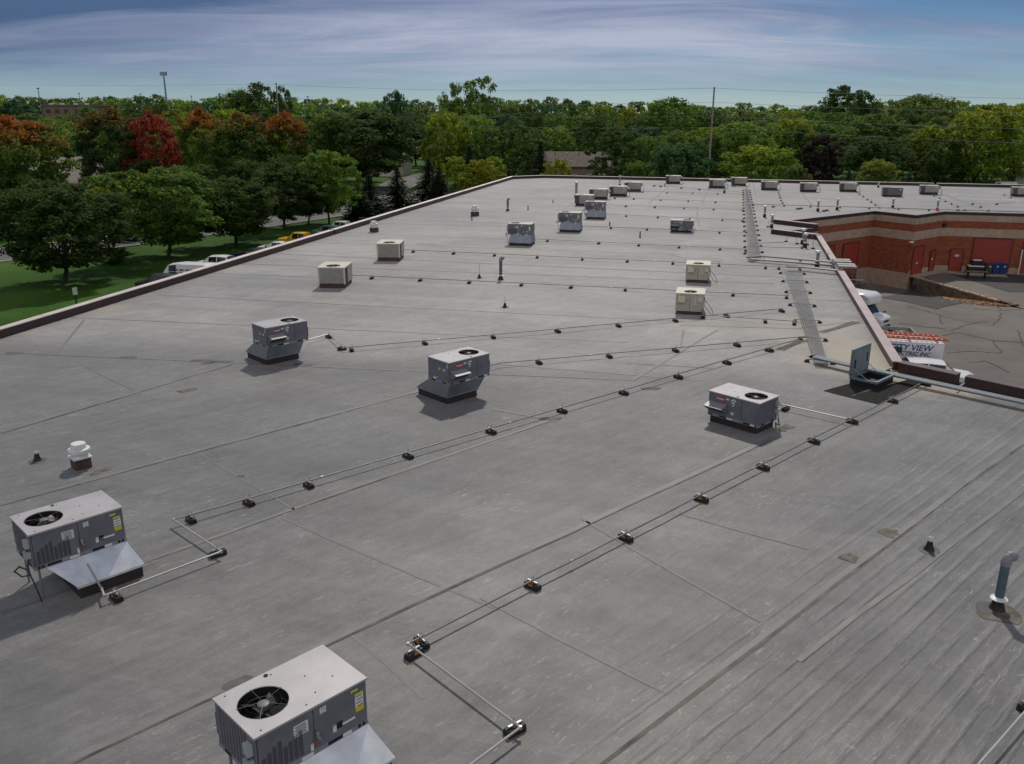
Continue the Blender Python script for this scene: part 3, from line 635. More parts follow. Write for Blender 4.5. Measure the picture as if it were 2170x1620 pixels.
def grey_unit(label, loc, rz, group, base_z, adapter=None, skirt=None):
    """packaged unit: condenser end at -x with the fan above it, return end at +x; hood and badge on the +y side"""
    t = thing('rooftop_unit', label, 'rooftop unit', (*loc, 0), R(rz), group); z0 = base_z
    b_ = MB(); b_.b2(-HX, HX, -HY, HY, z0, z0 + 0.09)
    for x in (-0.55, 0.35):
        for y in (-HY, HY): b_.b2(x - 0.14, x + 0.14, y - 0.004, y + 0.004, z0 + 0.02, z0 + 0.075, 1)
    for y in (-0.3, 0.3): b_.b2(-HX - .004, HX + .004, y - 0.1, y + 0.1, z0 + 0.02, z0 + 0.075, 1)
    for x in (-0.86, -0.78, 0.78, 0.86):
        for y in (-HY, HY): b_.b2(x - 0.028, x + 0.028, y - 0.005, y + 0.005, z0 + 0.02, z0 + 0.074, 1)
    br = b_.build('base_rail', [M_galvd, M_slot], t)
    plate(br, 'rating_label', -0.15, -HY - 0.006, z0 + 0.045, 0.2, 0.06, M_stick); plate(br, 'rating_label', 0.55, -HY - 0.006, z0 + 0.045, 0.16, 0.06, M_stick)
    plate(br, 'rating_label', 0.1, HY + 0.006, z0 + 0.045, 0.22, 0.06, M_stick, '+y'); plate(br, 'rating_label', -0.75, HY + 0.006, z0 + 0.045, 0.16, 0.06, M_stick, '+y')
    zb, zt = z0 + 0.09, z0 + HZ - 0.03
    core = MB(); core.b2(-HX + 0.03, HX - 0.03, -HY + 0.03, HY - 0.03, zb, zt - 0.2); core.build('cabinet_core', M_fan, t)
    def panel(x0, x1, y0, y1, m_=M_cab): return MB().b2(x0, x1, y0, y1, zb + 0.002, zt).build('panel', m_, t)
    panel(-HX + .04, -0.012, -HY + .004, -HY + .03); pr_ = panel(0.0, HX - .01, -HY + .004, -HY + .03)
    panel(-HX + .01, -0.33, HY - .03, HY - .004); panel(-0.318, 0.25, HY - .03, HY - .004); panel(0.262, HX - .01, HY - .03, HY - .004)
    panel(HX - .03, HX - .004, -HY + .04, HY - .04)
    refl = MB()
    for i in range(8): refl.b2(-0.86 + i * 0.085, -0.80 + i * 0.085, -HY - 0.002, -HY + 0.006, zb + 0.03, zb + 0.32 + 0.05 * ((i * 5) % 4))
    refl.build('skyline_reflection', mat('reflection dark', (0.07, 0.07, 0.085), 0.6), t)  # dark bars painting the skyline's reflection on the panel
    # condenser coil end
    ce = MB(); ce.b2(-HX + .004, -HX + .02, -HY + .26, HY - .03, zb + 0.01, zt)
    for i in range(9): ce.b2(-HX - .006, -HX + .004, -HY + .30 + i * 0.092, -HY + .325 + i * 0.092, zb + 0.02, zt - 0.01, 1)
    ce.build('condenser_coil', [M_coil, M_cab], t)
    MB().b2(-HX + .002, -HX + .03, -HY + .02, -HY + .25, zb + .004, zt).build('corner_panel', M_cab, t)
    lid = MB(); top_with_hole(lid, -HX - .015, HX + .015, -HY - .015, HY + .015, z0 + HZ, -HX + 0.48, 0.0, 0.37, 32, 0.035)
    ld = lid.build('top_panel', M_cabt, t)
    fan(t, -HX + 0.48, 0.0, z0 + HZ - 0.004, 0.37)
    sc = MB()
    for x, y in ((-0.05, .5), (-0.05, -.5), (.3, .1), (.6, -.2), (.2, -.35), (-0.8, -.52), (-.8, .52)): sc.lathe([(0.014, 0), (0.012, 0.006)], (x, y, z0 + HZ), 8)
    sc.lathe([(0.035, 0), (0.035, 0.012)], (-0.12, 0.53, z0 + HZ), 10); sc.build('screw', M_slot, ld)
    # stickers on the service side
    plate(t, 'notice', -0.22, -HY, zb + 0.48, 0.24, 0.2, M_stick, lines=6); plate(t, 'notice', 0.16, -HY, zb + 0.60, 0.11, 0.11, M_stick, lines=3)
    ys = plate(t, 'warning_label', 0.80, -HY, zb + 0.42, 0.15, 0.24, M_stick, lines=4); plate(ys, 'warning_band', 0, -0.004, 0.12, 0.15, 0.05, M_lime); plate(ys, 'warning_band', 0, -0.004, -0.14, 0.15, 0.09, M_yel)
    plate(t, 'notice', 0.34, -HY, zb + 0.16, 0.06, 0.12, M_stick, lines=1); plate(t, 'notice', 0.55, -HY, zb + 0.16, 0.32, 0.04, M_stick); plate(t, 'service_hatch', 0.43, -HY, zb + 0.18, 0.1, 0.11, M_slot)
    plate(t, 'lime_sticker', 0.72, -HY, zb + 0.63, 0.13, 0.04, M_lime); plate(t, 'notice', -0.06, -HY, zb + 0.06, 0.05, 0.12, M_stick, lines=1); plate(t, 'copper_plate', 0.02, -HY, zb + 0.10, 0.13, 0.11, mat('copper brown', (0.16, 0.10, 0.07), 0.5))
    plate(t, 'access_plate', -0.15, -HY + .001, zb + 0.2, 0.2, 0.32, mat('light cabinet plate', (0.17, 0.17, 0.19), 0.5))
    fl = MB(); fl.tube([(0.02, -HY - .03, zb + 0.32), (0.02, -HY - .06, zb + 0.22), (0.06, -HY - .05, zb + .17)], 0.028, 8); fl.build('exhaust_spout', M_galvd, t, True)
    # disconnect box, conduit and cable at the condenser corner
    db = MB().b2(-HX - 0.09, -HX - 0.004, -HY + 0.06, -HY + 0.20, zb + 0.42, zb + 0.60).build('disconnect_box', M_box, t)
    MB().b2(-HX - 0.11, -HX - 0.004, -HY + 0.05, -HY + 0.21, zb + 0.2, zb + 0.34).build('disconnect_box', M_box, t)
    MB().tube([(-HX - .05, -HY + .13, zb + .42), (-HX - .05, -HY + .13, zb + .34)], 0.02).build('conduit', M_cable, t)
    MB().tube([(-HX - .06, -HY + .10, zb + .20), (-HX - .09, -HY + .08, zb + 0.02), (-HX - .10, -HY + .03, z0 - 0.06), (-HX - .22, -HY + 0.16, z0 - 0.10), (-HX - .3, -HY + .34, z0 - 0.02), (-HX - .18, -HY + .40, z0 + 0.02), (-HX - .08, -HY + .2, z0 - 0.02), (-HX - .04, -HY + .05, z0 - 0.3), (-HX + .02, -HY - .02, 0.02)], 0.016, 6).build('cable', M_cable, t)
    # badge, hood and stickers on the far side
    bd = MB(); bd.box((0.42, HY, zb + 0.55), (0.30, 0.012, 0.11)); bd.lathe([(0.055, -0.006), (0.055, 0.006)], (0, 0, 0), 12); bdo = bd
    bdm = MB(); bdm.box((0, 0, 0), (0.30, 0.012, 0.11)); bo = bdm.build('badge', M_redb, t, loc=(0.48, HY + 0.004, zb + 0.57), rz=math.pi)
    text('bryant', 0.105, M_stick, bo, (0, -0.009, 0.0), (R(90), 0, 0), bold=0.002)
    plate(t, 'notice', 0.22, HY, zb + 0.60, 0.11, 0.07, M_stick, '+y', 2)
    for x, z in ((0.06, .60), (0.0, .63), (-.06, .61), (0.04, .53), (-.02, .52), (.0, .44)): plate(t, 'notice', x, HY, zb + z, 0.055, 0.06, M_stick, '+y', 1)
    plate(t, 'notice', 0.02, HY, zb + 0.16, 0.11, 0.1, M_stick, '+y', 3)
    hd = MB(); hx0, hx1, zt_, zb_ = 0.22, 0.90, zb + 0.42, zb + 0.08
    hd.face([(hx0, HY, zt_), (hx1, HY, zt_), (hx1, HY + 0.34, zt_ - 0.10), (hx0, HY + 0.34, zt_ - 0.10)]); hd.face([(hx0, HY + 0.34, zt_ - 0.10), (hx1, HY + 0.34, zt_ - 0.10), (hx1, HY + 0.34, zt_ - 0.13), (hx0, HY + 0.34, zt_ - 0.13)])
    for x in (hx0, hx1): hd.face([(x, HY, zt_), (x, HY + 0.34, zt_ - 0.10), (x, HY + .34, zt_ - .13), (x, HY, zb_)], 1)
    hdo = hd.build('air_hood', [mat('hood grey', (0.24, 0.24, 0.255), 0.45), M_cab], t)
    fg = MB(); fg.face([(hx0 + .01, HY + .03, zb_ + .03), (hx1 - .01, HY + .03, zb_ + .03), (hx1 - .01, HY + .27, zt_ - .14), (hx0 + .01, HY + .27, zt_ - .14)]); fg.build('intake_screen', mat('intake screen', (0.06, 0.055, 0.045), 0.8, var=0.4, scale=60), hdo)
    plate(t, 'yellow_sticker', HX, 0.05, zb + 0.42, 0.1, 0.1, M_yel, '+x', 2); plate(t, 'notice', HX, 0.32, zb + 0.42, 0.12, 0.07, M_stick, '+x', 2); plate(t, 'notice', HX, 0.5, zb + 0.60, 0.1, 0.16, M_box, '+x')
    MB().tube([(HX + .01, -.05, zb + .10), (HX + .16, -.05, zb + .08), (HX + .16, -.05, zb + .17)], 0.02, 8).build('drain_trap', M_white, t, True)
    MB().tube([(-HX + 0.02, HY + 0.03, zb + .1), (-HX + .02, HY + .03, zb + .5)], 0.012, 6).build('corner_trim', M_cab, t)
    if adapter:
        (ax0, ax1, ay0, ay1), ch = adapter
        sk = MB(); zt2, zb2 = z0 - 0.002, ch + 0.05
        tx0, tx1, ty0, ty1 = -HX + 0.22, HX - .01, -HY + 0.01, HY - .01
        sk.loft([[(ax0, ay0, ch), (ax1, ay0, ch), (ax1, ay1, ch), (ax0, ay1, ch)], [(ax0, ay0, zb2), (ax1, ay0, zb2), (ax1, ay1, zb2), (ax0, ay1, zb2)], [(tx0, ty0, zt2), (tx1, ty0, zt2), (tx1, ty1, zt2), (tx0, ty1, zt2)]])
        so = sk.build('curb_adapter', skirt or M_galv, t)
        cm = MB().b2(ax0 + .04, ax1 - .04, ay0 + .04, ay1 - .04, 0, ch); cm.build('curb', M_curb, t)
        for x, y in (((-HX + .1, -HY + .12), (-HX + .1, HY - .12)) if rz < 90 and not skirt else ()): MB().tube([(x, y, 0), (x, y, z0)], 0.025, 8).build('prop_leg', M_galvd, t)
    else:
        MB().b2(-HX + .08, HX - .08, -HY + .06, HY - .06, 0, z0).build('curb', M_curb, t)
    return t
G_near = 'grey packaged units on the near roof'
uA = grey_unit('grey rooftop unit at left edge on shiny galvanised skirt with hanging cable', (-9.66, 16.87), 45.2, G_near, 0.74, ((-0.33, 1.08, -1.08, 0.62), 0.26))
grey_unit('nearest grey rooftop unit at bottom of picture, fan towards the left', (-3.32, 10.93), 45.2, G_near, 0.74, ((-0.33, 1.08, -1.08, 0.62), 0.26))
grey_unit('grey rooftop unit with red badge low on the roof beside the open hatch', (7.65, 26.83), 133.9, G_near, 0.24)
grey_unit('grey rooftop unit with red badge and hood, nearer of the two on tapered curbs', (-1.91, 29.54), 223.5, G_near, 0.76, ((-0.58, 0.90, -1.35, 0.38), 0.24), mat('shaded skirt', (0.24, 0.265, 0.28), 0.42, metal=0.4, var=0.15, scale=3))  # skirt colour darkened for the side facing away from the sun
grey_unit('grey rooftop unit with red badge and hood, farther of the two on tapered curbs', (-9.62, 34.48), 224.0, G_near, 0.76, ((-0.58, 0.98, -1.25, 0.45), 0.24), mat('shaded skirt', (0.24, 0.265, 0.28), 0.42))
G_mid = 'blue-grey units in a row on the middle roof'
for k, (x, y, lb) in enumerate(((0.68, 67.6, 'blue-grey rooftop unit on steel skirt, nearest of the row of three'), (5.05, 75.6, 'blue-grey rooftop unit on steel skirt, middle of the row of three'), (8.15, 85.2, 'blue-grey rooftop unit on steel skirt, farthest of the row of three'))):
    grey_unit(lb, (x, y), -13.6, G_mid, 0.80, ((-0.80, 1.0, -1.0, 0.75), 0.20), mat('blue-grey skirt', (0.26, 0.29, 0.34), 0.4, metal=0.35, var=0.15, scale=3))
grey_unit('dark grey unit with red badge standing alone among the gas pipes', (14.75, 75.3), 166.4, G_mid, 0.20)

# ---- beige units
M_beige = mat('beige cabinet', (0.46, 0.42, 0.335), 0.5, var=0.08, scale=3); M_beiget = mat('beige top', (0.62, 0.58, 0.46), 0.45, var=0.07, scale=2); M_beiged = mat('weathered beige', (0.345, 0.325, 0.285), 0.55, var=0.15, scale=4)
M_rustc = mat('speckled coil', (0.30, 0.285, 0.25), 0.7, var=0.5, scale=28)
M_brownc = mat('brown curb', (0.075, 0.045, 0.035), 0.65, var=0.25, scale=4)
def square_unit(label, loc, rz, lx, ly, zc, ht, group, coil=True, mt=M_beige, mtop=M_beiget, r=0.42):
    """condenser section with a big coil face towards -y, panels on +x, round opening on top"""
    t = thing('rooftop_unit', label, 'rooftop unit', (*loc, 0), R(rz), group); x, y, z1 = lx / 2, ly / 2, zc + ht
    MB().b2(-x + .05, x - .05, -y + .05, y - .05, 0, zc).build('curb', M_brownc, t)
    MB().b2(-x + .03, x - .03, -y + .03, y - .03, zc, z1 - .2).build('cabinet_core', M_fan, t)
    if coil:
        MB().b2(-x + .09, x - .09, -y, -y + .03, zc + .02, z1 - .03).build('condenser_coil', M_rustc, t)
        for sx in (-1, 1): MB().b2(sx * (x - .045) - .045, sx * (x - .045) + .045, -y - .008, -y + .03, zc, z1 - .02).build('corner_post', mtop, t)
    else:
        for x0, x1 in ((-x, 0.0), (0.01, x)): MB().b2(x0 + .004, x1 - .004, -y, -y + .03, zc + .004, z1 - .02).build('panel', mt, t)
        MB().b2(-x + .12, -x + .48, -y - .16, -y, z1 - .46, z1 - .14).build('intake_box', mtop, t)
        plate(t, 'notice', 0.28, -y, zc + ht * .55, 0.10, 0.3, M_stick, lines=5)
        MB().b2(x - .3, x - .08, -y - .08, -y, zc + ht * .55, zc + ht * .8).build('switch_box', mtop, t)
        MB().tube([(x + .02, -y + .1, zc + ht * .8), (x + .06, -y + .1, zc + ht * .5), (x + .05, -y + .05, zc + .3), (x + .25, -y - .05, .25), (x + .4, -y - .05, .12), (x + .5, -y - .1, .06)], 0.014, 6).build('cable', M_cable, t)
        MB().tube([(x + .02, -y + .3, zc + ht * .6), (x + .2, -y + .3, zc + .4), (x + .42, -y + .2, .3), (x + .5, -y + .2, .05)], 0.014, 6).build('cable', M_cable, t)
        MB().tube([(x - .04, -y - .06, zc + .2), (x - .04, -y - .06, .05), (x + .1, -y - .25, .05)], 0.022, 6).build('drain_pipe', M_pipe, t)
    n = 3
    for k in range(n):
        y0 = -y + .1 + k * (ly - .12) / n; MB().b2(x - .03, x, y0 + .006, y0 + (ly - .12) / n - .006, zc + .004, z1 - .02).build('panel', mt if k else M_brownc, t)
        MB().b2(-x, -x + .03, y0 + .006, y0 + (ly - .12) / n - .006, zc + .004, z1 - .02).build('panel', mt, t)
    MB().b2(-x, x, y - .03, y, zc + .004, z1 - .02).build('panel', mt, t)
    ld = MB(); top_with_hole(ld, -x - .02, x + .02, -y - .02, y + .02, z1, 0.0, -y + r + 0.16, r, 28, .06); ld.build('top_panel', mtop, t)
    fan(t, 0.0, -y + r + .16, z1 - .004, r); return t
G_sq = 'beige units with coil faces at left'
square_unit('beige square unit with speckled coil and brown curb, nearer of the two at left', (-10.55, 50.55), -2.0, 1.62, 1.95, 0.26, 0.98, G_sq)
square_unit('beige square unit with speckled coil and brown curb, farther of the two at left', (-8.55, 60.1), -2.0, 1.62, 1.95, 0.26, 0.98, G_sq)
G_bg = 'cream units with two panels beside the conduit rack'
square_unit('cream rooftop unit with trailing cables beside the conduit rack, nearer of two', (9.25, 43.7), -13.6, 1.42, 1.55, 0.18, 0.94, G_bg, False, M_beige, M_beiget, 0.33)
square_unit('cream rooftop unit with trailing cables, farther of the two by the rack', (11.45, 52.4), -13.6, 1.42, 1.55, 0.18, 0.94, G_bg, False, M_beige, M_beiget, 0.33)

# ---- far boxy units
def far_unit(label, loc, rz, lx=2.1, ly=1.25, ht=0.86, zc=0.30, group='weathered beige units along the far roof', m_=M_beiged, hood=True, lighttop=True):
    t = thing('rooftop_unit', label, 'rooftop unit', (*loc, 0), R(rz), group); x, y, z1 = lx / 2, ly / 2, zc + ht
    MB().b2(-x + .08, x - .04, -y + .05, y - .05, 0, zc).build('curb', M_curb, t)
    MB().b2(-x + .02, x - .02, -y + .02, y - .02, zc, z1 - .04).build('cabinet_core', m_, t)
    MB().b2(-x - .004, -x + .5, -y - .004, -y + .02, zc + .02, z1 - .06).build('condenser_coil', mat('dark coil', (0.085, 0.08, 0.075), 0.7, var=0.3, scale=20), t)
    MB().b2(-x - .004, -x + .02, -y + .06, y - .06, zc + .02, z1 - .06).build('condenser_coil', M_rustc, t)
    MB().b2(-x + .51, .15, -y, -y + .02, zc + .004, z1 - .05).build('panel', m_, t); MB().b2(.16, x, -y, -y + .02, zc + .004, z1 - .05).build('panel', m_, t)
    plate(t, 'notice', x - .28, -y - .004, z1 - .2, 0.26, 0.09, M_stick)
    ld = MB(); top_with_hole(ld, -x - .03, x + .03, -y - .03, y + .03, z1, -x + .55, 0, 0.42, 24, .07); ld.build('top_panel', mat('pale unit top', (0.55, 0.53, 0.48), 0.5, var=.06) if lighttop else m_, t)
    MB().lathe([(0.41, -.16), (0.001, -.16)], (-x + .55, 0, z1), 20, cap=False).build('fan_shroud', M_fan, t)
    if hood:
        h_ = MB(); h_.face([(x, -y + .1, z1 - .05), (x + .32, -y + .1, z1 - .28), (x + .32, y - .1, z1 - .28), (x, y - .1, z1 - .05)])
        for yy in (-y + .1, y - .1): h_.face([(x, yy, z1 - .05), (x + .32, yy, z1 - .28), (x, yy, z1 - .5)])
        h_.build('air_hood', m_, t)
        MB().tube([(x + .05, -y + .3, z1 - .4), (x + .4, -y + .3, z1 - .42), (x + .4, -y + .3, .1), (x + .6, -y + .1, .08)], 0.02, 5).build('conduit', M_pipe, t)
    return t
fu = far_unit('weathered beige unit against the far parapet, leftmost', (23.6, 129.0), -13.6)
FAR = [((10.35, 104.9), 'weathered beige unit nearest of the stepped cluster beyond the blue-grey units', (2.15, 1.5)), ((13.2, 109.0), 'darker beige unit, middle of the stepped cluster beyond the blue-grey units', (2.3, 1.5)),
       ((15.9, 115.6), 'pale-topped beige unit, farthest of the stepped cluster', (2.0, 1.5)),
       ((28.35, 121.5), 'weathered beige unit, nearer one of the overlapping pair at the far parapet', None), ((32.4, 125.6), 'weathered beige unit, farther one of the overlapping pair at the far parapet', None),
       ((34.75, 118.6), 'weathered beige unit at left end of the row on the right-hand roof', None), ((39.2, 116.0), 'weathered beige unit, second along the row on the right-hand roof', None),
       ((44.6, 116.4), 'weathered beige unit, third along the row with a pipe run at its left', None), ((53.6, 112.6), 'weathered beige unit right of the dark unit on the far roof', None),
       ((64.1, 110.2), 'weathered beige unit near right edge along the far parapet', None)]
for p, lb, sc in FAR:
    c = dup(fu, (*p, 0), R(-13.6), lb)
    if sc: c.scale = (1.0, 1.1, 1.05)
far_unit('beige unit with rusty speckled coil just behind the blue-grey units', (8.05, 97.3), -13.6, 2.0, 1.3, 0.95, 0.25, hood=False)
far_unit('dark grey unit with white notices on the right-hand roof', (47.6, 109.6), -13.6, 2.3, 1.3, 0.9, 0.2, m_=mat('slate cabinet', (0.14, 0.145, 0.15), 0.5), hood=False, lighttop=False)
far_unit('grey unit cut by the right picture edge', (63.6, 104.9), 20, 2.2, 1.6, 1.1, 0.25, m_=mat('mid grey cabinet', (0.22, 0.225, 0.23), 0.5), hood=False)

# ================================================================ vents
M_whitev = mat('white vent paint', (0.70, 0.70, 0.68), 0.45, var=0.1, scale=5); M_bluep = mat('blue-grey pvc', (0.075, 0.125, 0.15), 0.45, var=0.15, scale=5); M_greyp = mat('grey vent pipe', (0.22, 0.23, 0.25), 0.5, var=0.15, scale=5)
def exhaust_fan(label, x, y, k=1.0):
    t = thing('exhaust_fan', label, 'exhaust fan', (x, y, 0), R(44), 'mushroom exhaust fans'); t.scale = (k, k, k)
    MB().box((0, 0, 0.16), (0.44, 0.44, 0.32)).build('curb', M_brownc, t); MB().box((0, 0, 0.335), (0.52, 0.52, 0.03)).build('curb_cap', M_whitev, t)
    MB().lathe([(0.24, 0.35), (0.20, 0.42), (0.2, 0.46)], n=24).build('throat', M_whitev, t, True)
    MB().lathe([(0.24, 0.44), (0.29, 0.47), (0.305, 0.53), (0.29, 0.585), (0.24, 0.60), (0.20, 0.60)], n=28).build('wind_band', M_whitev, t, True)
    MB().lathe([(0.195, 0.58), (0.205, 0.60), (0.205, 0.72), (0.19, 0.745), (0.001, 0.75)], n=28).build('motor_dome', M_whitev, t, True)
    return t
exhaust_fan('white mushroom exhaust fan on dark curb, nearest, above the left unit', *(-12.51, 22.99), 1.0)
exhaust_fan('white mushroom exhaust fan beside the left parapet', *(-11.96, 74.47), 1.25)
exhaust_fan('white mushroom exhaust fan farther back with a black stub beside it', *(-3.77, 86.77), 1.35)
def boot(t, r, h_): MB().lathe([(r * 2.0, 0.0), (r * 1.7, 0.02), (r * 1.28, h_ * .55), (r * 1.15, h_)], n=16).build('pipe_boot', M_black, t, True)
def elbow_vent(label, x, y, h_, r=0.085, dirn=20):
    t = thing('vent_pipe', label, 'vent pipe', (x, y, 0), R(dirn), 'elbow vent pipes'); boot(t, r, 0.26)
    MB().lathe([(r * 1.02, .30), (r * 1.9, .255), (r * 1.85, .245), (r * .9, .28)], n=24).build('rain_collar', M_whitev, t, True)
    MB().lathe([(r, 0.1), (r, h_ - 0.16)], n=20).build('pipe', M_bluep, t, True)
    p = [(0, 0, h_ - .2), (0, 0, h_ - .13)] + [(0.12 * (1 - math.cos(a)), 0, h_ - .13 + .12 * math.sin(a)) for a in (0.3, .7, 1.1, 1.5, 1.9, 2.3)]
    MB().tube(p, r * 1.12, 14).build('elbow', M_greyp, t, True)
    for i in (1, 4): MB().tube([Vector(p[i]), Vector(p[i + 1])], r * 1.2, 14).build('elbow_ring', M_greyp, t, True)
    return t
for b_, lb, r in (((10.16, 15.66, 1.23), 'blue-grey elbow vent pipe with white collar at right, nearest one', .09), ((-0.72, 52.51, 1.35), 'blue-grey elbow vent pipe standing between the gas pipe rows', .1), ((-0.51, 91.63, 1.22), 'elbow vent pipe beyond the exhaust fan', .11)):
    elbow_vent(lb, b_[0], b_[1], b_[2], r)
def cap_vent(label, x, y, h_, r=0.07, m_=M_greyp, capr=1.9, base=M_black, group='white-capped vent pipes by the yard'):
    t = thing('vent_pipe', label, 'vent pipe', (x, y, 0), 0, group); MB().lathe([(r * 2, 0), (r * 1.6, .03), (r * 1.35, .32)], n=14).build('pipe_boot', base, t, True)
    MB().lathe([(r * 1.5, .34), (r * 1.5, .42), (r, .44)], n=14).build('rain_collar', M_whitev, t, True)
    MB().lathe([(r, .3), (r, h_ - .16)], n=14).build('pipe', m_, t, True)
    MB().lathe([(r * 1.3, h_ - .20), (r * capr, h_ - .15), (r * capr, h_ - .03), (r * 1.1, h_), (0.001, h_)], n=16).build('cap', M_whitev, t, True); return t
for b_, lb in (((25.13, 86.38, 1.18), 'white-capped grey vent pipe standing alone right of the far conduit rack'), ((23.45, 78.12, 1.22), 'white-capped vent pipe at the tip of the first parapet notch'), ((22.98, 68.02, 1.26), 'white-capped vent pipe, left of the close pair with hose loops'),
              ((22.61, 66.27, 1.14), 'white-capped vent pipe, right of the close pair with hose loops'), ((20.64, 57.71, 1.09), 'white-capped vent pipe between the two duct bundles'), ((32.30, 91.85, 1.21), 'white-capped vent pipe, left of two near the yard roof edge'),
              ((34.88, 93.36, 1.23), 'white-capped vent pipe, right of two near the yard roof edge'), ((41.73, 95.39, 1.12), 'white-capped vent pipe near the inside corner of the yard wall')):
    cap_vent(lb, *b_, r=0.10)
b_ = (45.50, 93.03, 1.19); cap_vent('white-capped vent pipe with a red boot above the yard wall', *b_, r=.10, base=M_redb)
b_ = (7.82, 107.31, 1.87); cap_vent('tall galvanised flue with square cap behind the blue-grey units', *b_, r=.15, m_=M_galvd, capr=1.6, group='flues on the far roof')
b_ = (15.15, 123.93, 1.50); cap_vent('slim grey flue beside the stepped cluster of beige units', *b_, r=.10, m_=M_greyp, capr=1.2, group='flues on the far roof')
b_ = (27.53, 113.56, 1.17); cap_vent('dark flue standing near the top of the far conduit rack', *b_, r=.10, m_=M_greyp, capr=1.2, group='flues on the far roof')
b_ = (51.38, 122.98, 0.78); cap_vent('pale flue just behind the dark grey unit', *b_, r=.09, m_=M_galvd, capr=1.2, group='flues on the far roof')
def stub(label, x, y, h_, white=False, rod=0.0, r=0.05):
    t = thing('vent_stub', label, 'vent stub', (x, y, 0), 0, 'plumbing vent stubs')
    MB().lathe([(r * 2.9, 0), (r * 2.3, .03), (r * 1.5, .14), (r * 1.15, .24)] if white or rod else [(r * 1.9, 0), (r * 1.4, .05), (r * 1.0, .12), (r, h_)], n=14).build('pipe_boot', M_black, t, True)
    if white: MB().lathe([(r, .2), (r, h_), (r * .8, h_), (r * .8, h_ - .05)], n=14, cap=False).build('pipe', M_whitev, t, True)
    if rod: MB().tube([(0, 0, .1), (0, 0, rod)], 0.012, 6).build('rod', M_greyp, t)
    if white or rod:
        m = MB(); m.lathe([(r * 5, .006), (r * 4.4, .012), (r * 2.4, .014)], n=18, cap=False); m.build('flashing', M_patch, t)
    return t
for a, lb, w_, rod in (((-14.03, 23.44, 0.29), 'short white-tipped vent stub left of the nearest exhaust fan', True, 0), ((9.91, 18.19, 0.34), 'short white-tipped vent stub on the wrinkled membrane at right', True, 0), ((-0.39, 44.56, 0.31), 'small black cone vent with thin rod, between unit and pipe rows', False, .62), ((-2.06, 52.96, 0.59), 'small black cone vent with thin rod left of the elbow pipe', False, .95),
                      ((-3.91, 83.21, 0.58), 'black vent stub beside the farther exhaust fan', False, 0), ((1.64, 92.16, 0.49), 'black vent stub left of the farthest blue-grey unit', False, 0), ((4.66, 100.25, 0.32), 'tiny black vent stub behind the farthest blue-grey unit', False, 0), ((8.84, 78.54, 0.47), 'thin black vent stub right of the blue-grey units', False, 0), ((10.60, 71.49, 0.51), 'thin black vent stub left of the lone dark unit', False, 0),
                      ((22.49, 60.89, 0.40), 'black vent stub beside the duct bundle near the parapet', False, 0), ((26.68, 118.91, 0.50), 'black vent stub near the overlapping pair of far units', False, 0), ((21.43, 123.38, 0.46), 'black vent stub right of the leftmost far unit', False, 0)):
    stub(lb, a[0], a[1], max(a[2], .3), w_, rod)

# ================================================================ gas pipes on rubber blocks
M_yellowstrip = mat('reflective strip', (0.52, 0.19, 0.015), 0.5)
BK = {}
def block_proto(strut=True):
    t = thing('pipe_support', 'x', 'pipe support', (0, 0, 0)); t.scale = (1.25, 1.25, 1.3)
    b_ = MB(); prof = [(-.075, 0), (.075, 0), (.07, .05), (.05, .095), (-.05, .095), (-.07, .05)]
    b_.loft([[(x, y * s_, z * s_) for y, z in prof] for x, s_ in ((-.15, .9), (-.135, 1), (.135, 1), (.15, .9))]); b_.build('rubber_block', M_black, t)
    s_ = MB(); s_.box((0, 0, .098), (.07, .07, .004)); s_.face([(-.045, -.0725, .065), (.045, -.0725, .065), (.035, -.057, .092), (-.035, -.057, .092)]); s_.face([(.045, .0725, .065), (-.045, .0725, .065), (-.035, .057, .092), (.035, .057, .092)]); s_.build('reflective_strip', M_yellowstrip, t)
    if strut:
        MB().box((0, 0, .118), (.22, .03, .03)).build('strut_channel', M_galvd, t)
        MB().tube([(0, -.03, .13), (0, -.03, .19), (0, 0, .215), (0, .03, .19), (0, .03, .13)], .006, 5).build('pipe_clamp', M_pipew, t)
    return t
bp0 = block_proto(); first = [True]
def support(x, y, rz, label, group):
    rz += rnd.uniform(-.13, .13)
    if first[0]:
        first[0] = False; bp0.location = (x, y, 0); bp0.rotation_euler = (0, 0, rz); bp0['label'] = label; bp0['group'] = group; return bp0
    return dup(bp0, (x, y, 0), rz, label, group)
ZP = 0.18
def sag(a, b):
    n = max(1, int((b - a).length / 1.6)); d = (b - a).normalized(); s_ = Vector((-d.y, d.x, 0)) * .012
    return [a.lerp(b, i / n) + ((s_ * rnd.uniform(-1, 1) + Vector((0, 0, rnd.uniform(-.012, .004)))) if 0 < i < n else Vector()) for i in range(n + 1)]
def pipe(label, pts, r=0.022, m_=M_pipe, couplings=True, name='gas_pipe', cat='pipe', group='gas pipes across the roof', pale=()):
    t = thing(name, label, cat, (*pts[0][:2], 0), 0, group); o = Vector((*pts[0][:2], 0))
    P_ = [Vector((p[0], p[1], p[2] if len(p) > 2 else ZP)) - o for p in pts]
    for i in range(len(P_) - 1): MB().tube(sag(P_[i], P_[i + 1]), r, 8).build('pipe_run', M_pipew if i in pale else m_, t, True)  # pale runs carry a bright sky reflection painted into their colour
    if couplings:
        for p in P_[1:-1]: MB().tube([p - Vector((0, 0, r * 1.6)), p + Vector((0, 0, r * 1.2))], r * 1.35, 8).build('elbow_fitting', M_pipew, t, True)
        for i in range(len(P_) - 1):
            d = P_[i + 1] - P_[i]; n = int(d.length / 6.4)
            for k in range(n):
                c = P_[i] + d * ((k + .6) / (n + .2)); u = d.normalized() * .05; MB().tube([c - u, c + u], r * 1.45, 8).build('coupling', M_pipew, t, True)
    return t
